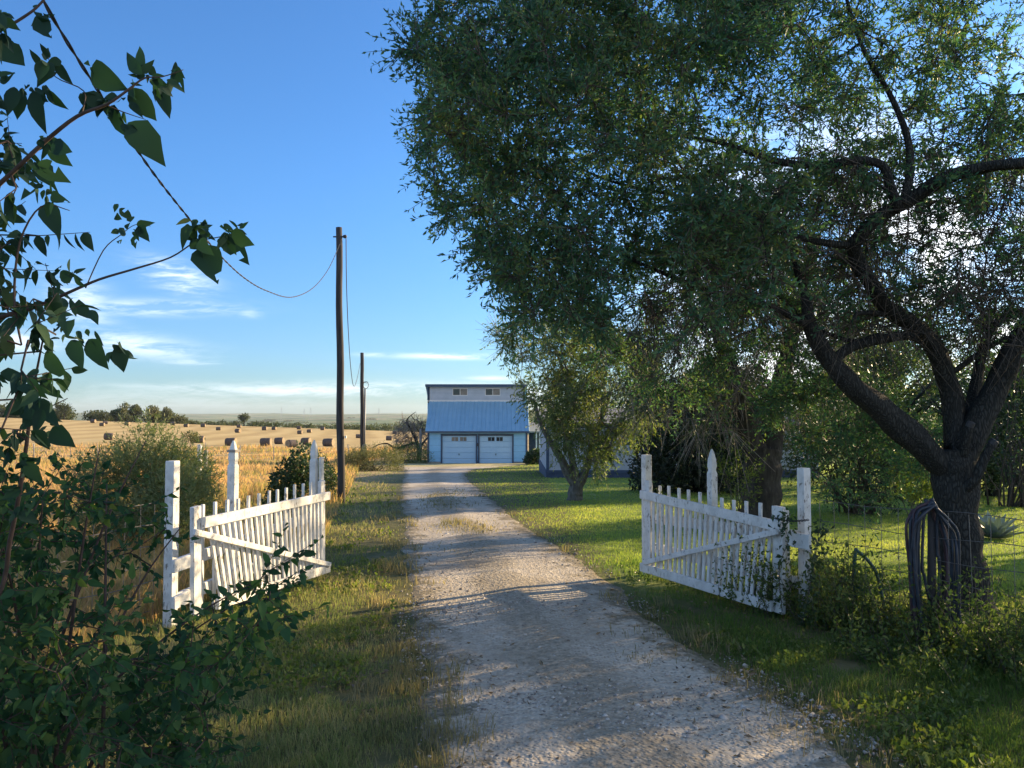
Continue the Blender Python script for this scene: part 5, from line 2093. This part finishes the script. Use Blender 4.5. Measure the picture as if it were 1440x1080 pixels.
# ------------------------------------------------------------------ weeds, vines and grass
def weeds():
    """leafy weeds along the right wire fence"""
    g = np.random.default_rng(91)
    pts = []
    line = [np.array([2.2, 6.75]), np.array([2.62, 6.35]), np.array([3.05, 5.5]), np.array([3.35, 4.7]), np.array([3.75, 3.7])]
    for i in range(150):
        t = g.uniform(0, len(line) - 1.01)
        a, b = line[int(t)], line[int(t) + 1]
        q = a + (b - a) * (t - int(t)) + g.normal(0, .16, 2) + np.array([-.10, -.05])
        pts.append((q[0], q[1], g.uniform(.25, .75) * (1.0 if q[1] > 5 else 1.1)))
    for i in range(40):
        pts.append((g.uniform(2.3, 3.2), g.uniform(4.4, 6.2), g.uniform(.1, .3)))
    A, B_ = [], []
    for (x, y, h) in pts:
        z = gzf(x, y)
        for k in range(3):
            A.append((x + g.normal() * .03, y + g.normal() * .03, z - .02))
            B_.append((x + g.normal() * .16 * h * 2, y + g.normal() * .12 * h * 2, z + h * g.uniform(.6, 1.05)))
    A, B_ = np.array(A), np.array(B_)
    k = 26
    u = g.uniform(.12, 1.0, (len(A), k))
    O = (A[:, None] + (B_ - A)[:, None] * u[..., None]).reshape(-1, 3) + g.normal(0, .025, (len(A) * k, 3))
    D = unit(rdirs(len(O), g) + np.array([0, 0, .25]))
    LL = g.uniform(.022, .05, len(O))
    V, Fc = leaves_simple(O, D, LL, LL * g.uniform(.35, .6, len(O)))
    o = npmesh('weeds', V, Fc, M['leaf_weed'])
    tag(o, 'tangle of leafy weeds growing along the right wire fence', 'weeds', kind='stuff')
    V, Fc = twig_prisms(A, B_, .0028, .0012)
    npmesh('weed_stems', V, Fc, M['twig'], o)


weeds()


def vine(name, label, plane, pts, n, L, leafmat, seed):
    g = np.random.default_rng(seed)
    q = [plane.at(px, py, off) for (px, py, off) in pts]
    path = hang(q[0], q[-1], q[1:-1], 40)
    root = thing(name, label, 'vine', (q[0][0], q[0][1], gzf(q[0][0], q[0][1])), 'vines climbing the fences')
    MB().tube(path, np.linspace(.004, .0015, 40), 4).build('stem', M['twig'], root)
    i = g.integers(0, 40, n)
    O = path[i] + g.normal(0, .035, (n, 3))
    D = unit(rdirs(n, g) + np.array([0, 0, -.4]))
    LL = g.uniform(L[0], L[1], n)
    V, Fc = leaves_simple(O, D, LL, LL * g.uniform(.45, .7, n))
    npmesh('leaves', V, Fc, leafmat, root)


vine('vine', 'thin leafy vine climbing the hinge end of the right gate', plR, [(1100, 860, .03), (1096, 800, .05), (1108, 760, .06), (1100, 735, .05), (1106, 722, .03)], 130, (.03, .06), M['leaf_mid'], 3)
vine('vine', 'leafy vine hanging over the right hinge post and wire', plR, [(1128, 880, .03), (1140, 820, .03), (1146, 790, .03), (1150, 760, .02), (1152, 740, .0)], 170, (.03, .06), M['leaf_mid'], 4)
vine('vine', 'small vine at the far end of the right gate leaf', plR, [(918, 812, -.1), (914, 770, -.1), (921, 730, -.1), (925, 685, -.1)], 60, (.03, .05), M['leaf_mid'], 5)


def blades(X, Y, H, Wd, lean, g, z_off=0.0):
    n = len(X)
    Z = gz(X, Y) + z_off
    az = g.uniform(0, 2 * math.pi, n)
    ld = g.uniform(0, 2 * math.pi, n)
    ln = lean * H * g.uniform(.2, 1.0, n)
    sx, sy = np.cos(az) * Wd / 2, np.sin(az) * Wd / 2
    lx, ly = np.cos(ld) * ln, np.sin(ld) * ln
    V = np.zeros((n, 5, 3))
    V[:, 0] = np.stack([X - sx, Y - sy, Z - .01], 1)
    V[:, 1] = np.stack([X + sx, Y + sy, Z - .01], 1)
    V[:, 2] = np.stack([X + sx * .75 + lx * .4, Y + sy * .75 + ly * .4, Z + H * .6], 1)
    V[:, 3] = np.stack([X - sx * .75 + lx * .4, Y - sy * .75 + ly * .4, Z + H * .6], 1)
    V[:, 4] = np.stack([X + lx, Y + ly, Z + H * (1 - .25 * lean)], 1)
    b = np.arange(n)[:, None] * 5
    Fc = np.concatenate([b + np.array([0, 1, 2]), b + np.array([0, 2, 3]), b + np.array([3, 2, 4])], 1).reshape(-1, 3)
    return V.reshape(-1, 3), Fc


def cone_sample(n, y0, y1, g, power=1.6, spread=.80, pad=1.2):
    """more points close to the camera, thinning out with distance"""
    a = 1 - power
    u = g.uniform(0, 1, n)
    y = (y0 ** a + u * (y1 ** a - y0 ** a)) ** (1 / a)
    x = g.uniform(-1, 1, n) * (spread * y + pad)
    return x, y


def mead_edge(y):
    return np.interp(y, [0, 6.4, 9, 18, 40, 60], [-3.2, -2.9, -2.35, -4.0, -8.0, -11.5])


def nfield(x, y, s, off=0):
    return np.array([mnoise.noise((a * s, b * s, off)) for a, b in zip(x, y)])


def build_grass():
    g = np.random.default_rng(123)
    dens = 1.0
    # left and right verges
    x, y = cone_sample(int(360000 * dens), 2.6, 50, g, 1.75)
    l, r = drive_l(y), drive_r(y)
    me = mead_edge(y)
    dl = l - x
    left = (x < l + .10) & (x > me - .5)
    fence_x = np.interp(y, [1.5, 3.3, 5.0, 6.5, 7.5, 9], [4.6, 3.95, 3.25, 2.62, 1.9, 1.2])
    right = (x > r - .12) & (x < fence_x + .4) & (y < 9.3)
    # sparse fringe over the stones
    nn = nfield(x, y, 1.6)
    dist = np.where(left, dl, x - r)
    p = np.clip(.25 + dist / .45, .08, 1)
    keep = (left | right) & (g.random(len(x)) < p) & (nn > -.55 + .35 * (dist < .5))
    x, y, nn, dist, right = x[keep], y[keep], nn[keep], dist[keep], right[keep]
    n2 = nfield(x, y, .5, 9)
    n3 = nfield(x, y, 4.5, 17)
    H = (.035 + .06 * np.clip(nn + .4, 0, 1) + .05 * np.clip(n2, 0, 1) + .06 * np.clip(n3, 0, 1)) * g.uniform(.4, 1.35, len(x)) * np.clip(.45 + dist / .8, .45, 1.15)
    H *= np.where(right, 1.15, 1)
    H *= 1 + .25 * (y > 15)
    H *= .78
    Wd = .0031 * np.maximum(1, (y / 3.6) ** .85)
    for nm, msk, mt, lab in (('verge_grass', ~right, M['g_verge'], 'rough patchy grass on the left verge of the drive'),
                             ('roadside_grass', right, M['g_lush'], 'longer green grass between the drive and right wire fence')):
        V, Fc = blades(x[msk], y[msk], H[msk], Wd[msk], .8, g)
        tag(npmesh(nm, V, Fc, mt), lab, 'grass', kind='stuff')
    # the lawn beyond the right gate
    x, y = cone_sample(int(520000 * dens), 5.5, 54, g, 1.55)
    fence_x = np.interp(y, [1.5, 3.3, 5.0, 6.5, 7.5, 9], [4.6, 3.95, 3.25, 2.62, 1.9, 1.2])
    r = drive_r(y)
    lawn = (x > np.where(y < 9, fence_x, r - .05))
    p = np.clip(.15 + (x - r) / .8, .05, 1)
    keep = lawn & (g.random(len(x)) < p) & ~((y > 30.9) & (x > 1.2) & (x < 13) & (y < 39.5))
    x, y = x[keep], y[keep]
    nn = nfield(x, y, .9, 4)
    H = (.035 + .02 * nn) * g.uniform(.6, 1.4, len(x)) * (1 + .015 * y)
    H *= .8
    Wd = .0026 * np.maximum(1, (y / 3.8) ** .9)
    V, Fc = blades(x, y, H, Wd, .9, g)
    tag(npmesh('lawn_grass', V, Fc, M['g_lawn']), 'mown green lawn on the right of the drive', 'grass', kind='stuff')
    # dry meadow left of the verge, up to the hay field
    x, y = cone_sample(int(300000 * dens), 5, 104, g, 1.3, .78, 1)
    me = mead_edge(y)
    nn = nfield(x, y, .16, 2)
    keep = (x < me) & (nn > -.75)
    x, y, nn = x[keep], y[keep], nn[keep]
    n2 = nfield(x, y, .8, 5)
    tall = np.clip(nn * 1.5 + .45, 0, 1)
    H = (.12 + .40 * tall * np.clip(y / 18, .5, 1)) * g.uniform(.4, 1.25, len(x)) * (1 + .5 * np.clip(n2, -.6, .6))
    H *= np.where(y > 84, 1.25, 1)
    Wd = .005 * np.maximum(1, (y / 4.5) ** .95)
    V, Fc = blades(x, y, H, Wd, .55, g)
    tag(npmesh('meadow_grass', V, Fc, M['g_meadow']), 'tall dry orange brown meadow grass left of the drive', 'grass', kind='stuff')
    # tufts growing along the middle of the drive and its edges
    xs, ys, hs = [], [], []
    tufts = [(G(655, 742), .6, .9, 420, .08), (G(640, 738), .3, .5, 150, .13), (G(672, 748), .25, .5, 160, .10), (G(625, 700), .55, 3.2, 700, .06), (G(628, 712), .5, 1.6, 330, .07), (G(612, 700), .4, 1.8, 200, .06), (G(650, 775), .5, .7, 120, .05),
             (G(552, 802), .25, .35, 160, .14), (G(560, 770), .2, .3, 90, .11), (G(540, 730), .3, .5, 130, .11), (G(900, 930), .25, .2, 60, .05)]
    for i in range(120):
        py = 690 + 390 * g.random() ** .8
        side = g.random() < .6
        yy = G(720, py)[1]
        xx = (drive_l(yy) - g.uniform(-.25, .35)) if side else (drive_r(yy) + g.uniform(-.3, .3))
        tufts.append((np.array([xx, yy, 0]), g.uniform(.05, .25), g.uniform(.05, .3), int(g.uniform(14, 50)), g.uniform(.04, .12)))
    for (c, sx, sy, n, h) in tufts:
        xs.append(c[0] + g.normal(0, sx * .5, n)); ys.append(c[1] + g.normal(0, sy * .5, n)); hs.append(h * g.uniform(.3, 1.25, n))
    x, y, H = map(np.concatenate, (xs, ys, hs))
    Wd = .0045 * np.maximum(1, (y / 4) ** .85)
    V, Fc = blades(x, y, H, Wd, .75, g, .01)
    tag(npmesh('dry_tufts', V, Fc, mat_grass('dry_tuft_blades', [(0, (.11, .12, .055)), (.4, (.19, .17, .10)), (1, (.33, .27, .18))], 1.2)), 'dry grass tufts growing in and beside the gravel drive', 'grass', kind='stuff')
    # low broad-leaved weeds in the verge
    x, y = cone_sample(30000, 3, 26, g, 1.7)
    l, r = drive_l(y), drive_r(y)
    nn = nfield(x, y, .9, 12)
    keep = (((x < l - .15) & (x > mead_edge(y))) | ((x > r + .15) & (x < 4) & (y < 9))) & (nn > .02)
    x, y = x[keep], y[keep]
    k = 4
    O = np.repeat(np.stack([x, y, gz(x, y) + .03], 1), k, 0) + g.normal(0, .02, (len(x) * k, 3))
    D = unit(rdirs(len(O), g) + np.array([0, 0, .5]))
    LL = g.uniform(.02, .045, len(O)) * np.maximum(1, (O[:, 1] / 6) ** .6)
    V, Fc = leaves_simple(O, D, LL, LL * .55)
    tag(npmesh('verge_clover', V, Fc, M['leaf_yellow']), 'low leafy clover patches in the verge grass', 'ground cover', kind='stuff')


build_grass()


def build_stones():
    """loose stones lying on the drive"""
    g = np.random.default_rng(14)
    x, y = cone_sample(60000, 2.8, 26, g, 1.9, .5, 1.2)
    l, r = drive_l(y), drive_r(y)
    nn = nfield(x, y, .8, 31)
    keep = (x > l - .1) & (x < r + .15) & (g.random(len(x)) < np.clip(.12 + nn * 1.6, .05, .9))
    x, y = x[keep], y[keep]
    n = len(x)
    s = np.clip(g.lognormal(-4.95, .45, n), .003, .03) * np.maximum(1, (y / 6) ** .5)
    u_ = (x - drive_l(y)) / (drive_r(y) - drive_l(y))
    Z = gz(x, y) + .014 + .022 * np.exp(-((u_ - .5) / .16) ** 2)
    base = np.array([(1, 0, 0), (-1, 0, 0), (0, 1, 0), (0, -1, 0), (0, 0, 1), (0, 0, -1)], float)
    V = base[None] * (s[:, None, None] * g.uniform(.6, 1.35, (n, 6, 1))) * np.array([1, 1, .65]) + g.normal(0, .2, (n, 6, 3)) * s[:, None, None]
    th = g.uniform(0, 6.28, n)
    c, q = np.cos(th)[:, None], np.sin(th)[:, None]
    V = np.stack([V[..., 0] * c - V[..., 1] * q, V[..., 0] * q + V[..., 1] * c, V[..., 2]], -1) + np.stack([x, y, Z], 1)[:, None]
    f = np.array([(0, 2, 4), (2, 1, 4), (1, 3, 4), (3, 0, 4), (2, 0, 5), (1, 2, 5), (3, 1, 5), (0, 3, 5)])
    Fc = (np.arange(n)[:, None, None] * 6 + f[None]).reshape(-1, 3)
    m, nt, out = new_mat('loose_stones')
    ri = nt.node('ShaderNodeNewGeometry').outputs['Random Per Island']
    principled(nt, out, nt.ramp(ri, [(0, (.14, .12, .10)), (.4, (.30, .27, .24)), (1, (.52, .49, .44))]), .9)
    tag(npmesh('gravel', V.reshape(-1, 3), Fc, m), 'loose pale stones scattered over the drive', 'gravel', kind='stuff')
    # fallen leaves and dry litter
    x, y = cone_sample(14000, 2.8, 20, g, 1.9, .7, 1.2)
    nn = nfield(x, y, 1.1, 41)
    dist = np.minimum(np.abs(x - drive_l(y)), np.abs(x - drive_r(y)))
    keep = (g.random(len(x)) < np.exp(-dist * 2.2) * .7 + .03) & (nn > -.2)
    x, y = x[keep], y[keep]
    O = np.stack([x, y, gz(x, y) + .022], 1)
    D = rdirs(len(O), g); D[:, 2] *= .25; D = unit(D)
    LL = g.uniform(.02, .05, len(O))
    V, Fc = leaves_simple(O, D, LL, LL * .4)
    tag(npmesh('leaf_litter', V, Fc, mat_leaf('fallen_leaves', [(0, (.09, .06, .035)), (.5, (.17, .12, .07)), (1, (.32, .25, .15))], .1)), 'dry fallen leaves along the edges of the drive', 'leaf litter', kind='stuff')


build_stones()

# ------------------------------------------------------------------ far trees, hedges, woods and pylons
def far_tree(label, px, top, bottom, y, w_px, n, mat_, seed, group='single trees of the far treeline', dens=1.0, name='field_tree'):
    b = P(px, bottom, y)
    z0 = gzf(b[0], y)
    zt = P(px, top, y)[2]
    h = zt - z0
    w = w_px / F * y
    g = np.random.default_rng(seed)
    root = thing(name, label, 'tree', (b[0], y, z0), group)
    mb = MB()
    mb.tube([(b[0], y, z0 - .2), (b[0] + .1, y, z0 + h * .4), (b[0], y, z0 + h * .8)], [.28, .2, .08], 8)
    for i in range(7):
        a = g.uniform(0, 6.28)
        mb.tube([(b[0], y, z0 + h * g.uniform(.2, .5)), (b[0] + math.cos(a) * w * .2, y + math.sin(a) * w * .2, z0 + h * .6), (b[0] + math.cos(a) * w * .4, y + math.sin(a) * w * .3, z0 + h * g.uniform(.7, .95))], [.12, .08, .03], 5)
    mb.build('trunk', M['bark'], root, True)
    E = [(b[0] + g.uniform(-.28, .28) * w, y + g.uniform(-.25, .25) * w, z0 + h * g.uniform(.42, .78), w * g.uniform(.2, .34), w * .3, h * g.uniform(.18, .28)) for _ in range(7)]
    O, D = bush_points(E, n, seed, .55, -.25 if dens >= 1 else .08, .5, g)
    V, Fc = leaves_simple(O, unit(D * .3 + rdirs(len(O), g)), g.uniform(.4, .8, len(O)), g.uniform(.3, .5, len(O)))
    npmesh('crown', V, Fc, mat_, root)


far_tree('airy tall tree at the left end of the far treeline', 90, 562, 592, 285, 26, 900, M['far_leaf'], 1, dens=.6)
far_tree('pale nearly bare tree in the far treeline', 172, 565, 592, 292, 24, 500, M['leaf_olive'], 2, dens=.4)
far_tree('rounded dense tree right of the pale bare one', 189, 568, 593, 284, 20, 1500, M['far_leaf'], 3)
far_tree('light green tree right of the rounded dense tree', 215, 569, 594, 286, 20, 1400, M['leaf_olive'], 4)
far_tree('last tall green tree at the right end of the clump', 234, 572, 595, 283, 15, 1200, M['far_leaf'], 5)
far_tree('small dark tree standing before the pale bare one', 163, 574, 593, 281, 12, 900, M['leaf_shrub'], 6)
far_tree('lone spindly tree on the valley edge right of the clump', 343, 580.5, 600, 303, 17, 700, M['far_leaf'], 7, dens=.5)


def far_woods():
    g = np.random.default_rng(71)
    E = []
    # continuous low trees behind the hay field
    for i in range(95):
        px = g.uniform(-160, 262)
        y = g.uniform(288, 300)
        q = on_ground(px, y)
        h = g.uniform(2.0, 5.2) * (1 if px < 250 else .6)
        E.append((q[0], y, q[2] + h * .5, g.uniform(2.0, 4.0), 2.2, h * .55))
    for i in range(150):
        px = g.uniform(250, 1100)
        y = g.uniform(292, 312)
        q = on_ground(px, y)
        h = g.uniform(.9, 2.2)
        E.append((q[0], y, q[2] + h * .45, g.uniform(1.5, 3.8), 2, h * .55))
    O, D = bush_points(E, 34000, 4, .3, -.45, .5, g)
    V, Fc = leaves_simple(O, unit(D * .3 + rdirs(len(O), g)), g.uniform(.5, 1.0, len(O)), g.uniform(.4, .7, len(O)))
    tag(npmesh('treeline', V, Fc, M['far_leaf']), 'low line of trees and brush behind the hay field', 'treeline', kind='stuff')
    # woods and thickets on the far side of the valley
    E = []
    for i in range(1500):
        y = float(math.exp(g.uniform(math.log(420), math.log(3900))))
        px = g.uniform(-300, 1740)
        q = on_ground(px, y)
        if mnoise.noise((q[0] * .004, y * .0035, 5)) < -.05:
            continue
        h = g.uniform(3.5, 8)
        E.append((q[0], y, q[2] + h * .3, g.uniform(8, 26) * (.6 + y / 2500), g.uniform(6, 16), h * .7))
    O, D = bush_points(E, 90000, 6, .05, -.6, .5, g)
    s = g.uniform(1.2, 2.2, len(O)) * (.55 + O[:, 1] / 1900)
    V, Fc = leaves_simple(O, unit(D * .3 + rdirs(len(O), g)), s, s * .8)
    tag(npmesh('distant_woods', V, Fc, M['far_leaf']), 'dark woods and thickets dotted over the far hills', 'woods', kind='stuff')


far_woods()

# ------------------------------------------------------------------ transmission towers on the skyline
for (px, top, lab) in ((396, 576.5, 'tiny lattice pylon left one of the skyline group'), (437, 577, 'tiny lattice pylon midway between field bales and the tall pole'),
                       (428, 578.5, 'faint smaller pylon beside the midway one'), (533, 577.5, 'tiny lattice pylon right of the shorter wooden pole')):
    y = 3600.0
    b = on_ground(px, y)
    zt = P(px, top, y)[2] + 12
    mb = MB()
    wb, wt = 4.5, .9
    for sx in (-1, 1):
        for sy in (-1, 1):
            mb.tube([(b[0] + sx * wb, y + sy * wb, b[2] - 1), (b[0] + sx * wt, y + sy * wt, zt)], .22, 4)
    n = 7
    for i in range(n):
        f0, f1 = i / n, (i + 1) / n
        for sx in (-1, 1):
            w0, w1 = wb + (wt - wb) * f0, wb + (wt - wb) * f1
            z0, z1 = b[2] + (zt - b[2]) * f0, b[2] + (zt - b[2]) * f1
            mb.tube([(b[0] - sx * w0, y - w0, z0), (b[0] + sx * w1, y - w1, z1)], .14, 4)
    for f, w in ((.72, 7), (.84, 6), (.96, 5)):
        z = b[2] + (zt - b[2]) * f
        mb.tube([(b[0] - w, y, z), (b[0] + w, y, z)], .22, 4)
    tag(mb.build('transmission_tower', M['pylon']), lab, 'pylon', 'pylons on the far skyline')


# ------------------------------------------------------------------ trees beyond the right edge that shade the foreground
def shade_tree(label, x, y, r, h, z0, n, seed, L=(.10, .18)):
    g = np.random.default_rng(seed)
    b = np.array([x, y, gzf(x, y)])
    root = thing('yard_tree', label, 'tree', b, 'yard trees beyond the right edge')
    mb = MB()
    mb.tube([(x, y, b[2] - .2), (x + .05, y, b[2] + h * .3), (x, y + .1, b[2] + h * .7)], [.2, .15, .06], 10, .1, seed)
    for i in range(9):
        a = g.uniform(0, 6.28)
        mb.tube([(x, y, b[2] + h * g.uniform(.15, .4)), (x + math.cos(a) * r * .5, y + math.sin(a) * r * .5, b[2] + h * .5), (x + math.cos(a) * r * .9, y + math.sin(a) * r * .9, b[2] + h * g.uniform(.5, .9))], [.08, .05, .015], 6)
    mb.build('trunk', M['bark'], root, True)
    E = [(x + g.uniform(-.55, .55) * r, y + g.uniform(-.55, .55) * r, b[2] + z0 + (h - z0) * g.uniform(.12, .85), r * g.uniform(.35, .55), r * g.uniform(.35, .55), (h - z0) * g.uniform(.16, .28)) for _ in range(11)]
    O, D = bush_points(E, n, seed, 1.0, -.16, .4, g)
    LL = g.uniform(L[0], L[1], len(O))
    V, Fc = leaves_simple(O, unit(D * .3 + rdirs(len(O), g)), LL, LL * g.uniform(.35, .5, len(O)))
    npmesh('crown', V, Fc, M['leaf_mid'], root)


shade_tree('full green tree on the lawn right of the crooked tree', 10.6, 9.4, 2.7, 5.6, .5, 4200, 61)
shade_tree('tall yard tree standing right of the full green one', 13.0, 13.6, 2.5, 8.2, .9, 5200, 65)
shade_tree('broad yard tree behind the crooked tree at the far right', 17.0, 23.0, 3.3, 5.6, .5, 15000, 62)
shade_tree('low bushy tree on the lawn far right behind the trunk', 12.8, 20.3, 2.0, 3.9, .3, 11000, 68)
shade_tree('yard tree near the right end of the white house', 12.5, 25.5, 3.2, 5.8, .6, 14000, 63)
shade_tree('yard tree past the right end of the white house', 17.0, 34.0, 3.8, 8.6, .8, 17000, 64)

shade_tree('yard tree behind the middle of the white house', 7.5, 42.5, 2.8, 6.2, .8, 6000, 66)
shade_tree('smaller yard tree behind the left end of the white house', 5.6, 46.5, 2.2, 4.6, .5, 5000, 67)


def build_haze():
    """pale air between the viewer and the far hills"""
    o = MB().box(-4600, 4600, -26, 6100, -22, 70).build('haze', None)
    m, n, out = new_mat('pale_air')
    v = n.node('ShaderNodeVolumePrincipled')
    v.inputs['Color'].default_value = (.86, .92, 1.0, 1)
    v.inputs['Density'].default_value = .00006
    v.inputs['Anisotropy'].default_value = .2
    n.l.new(v.outputs[0], out.inputs['Volume'])
    o.data.materials.append(m)
    tag(o, 'thin pale haze over the fields and hills', 'haze', kind='stuff')


build_haze()
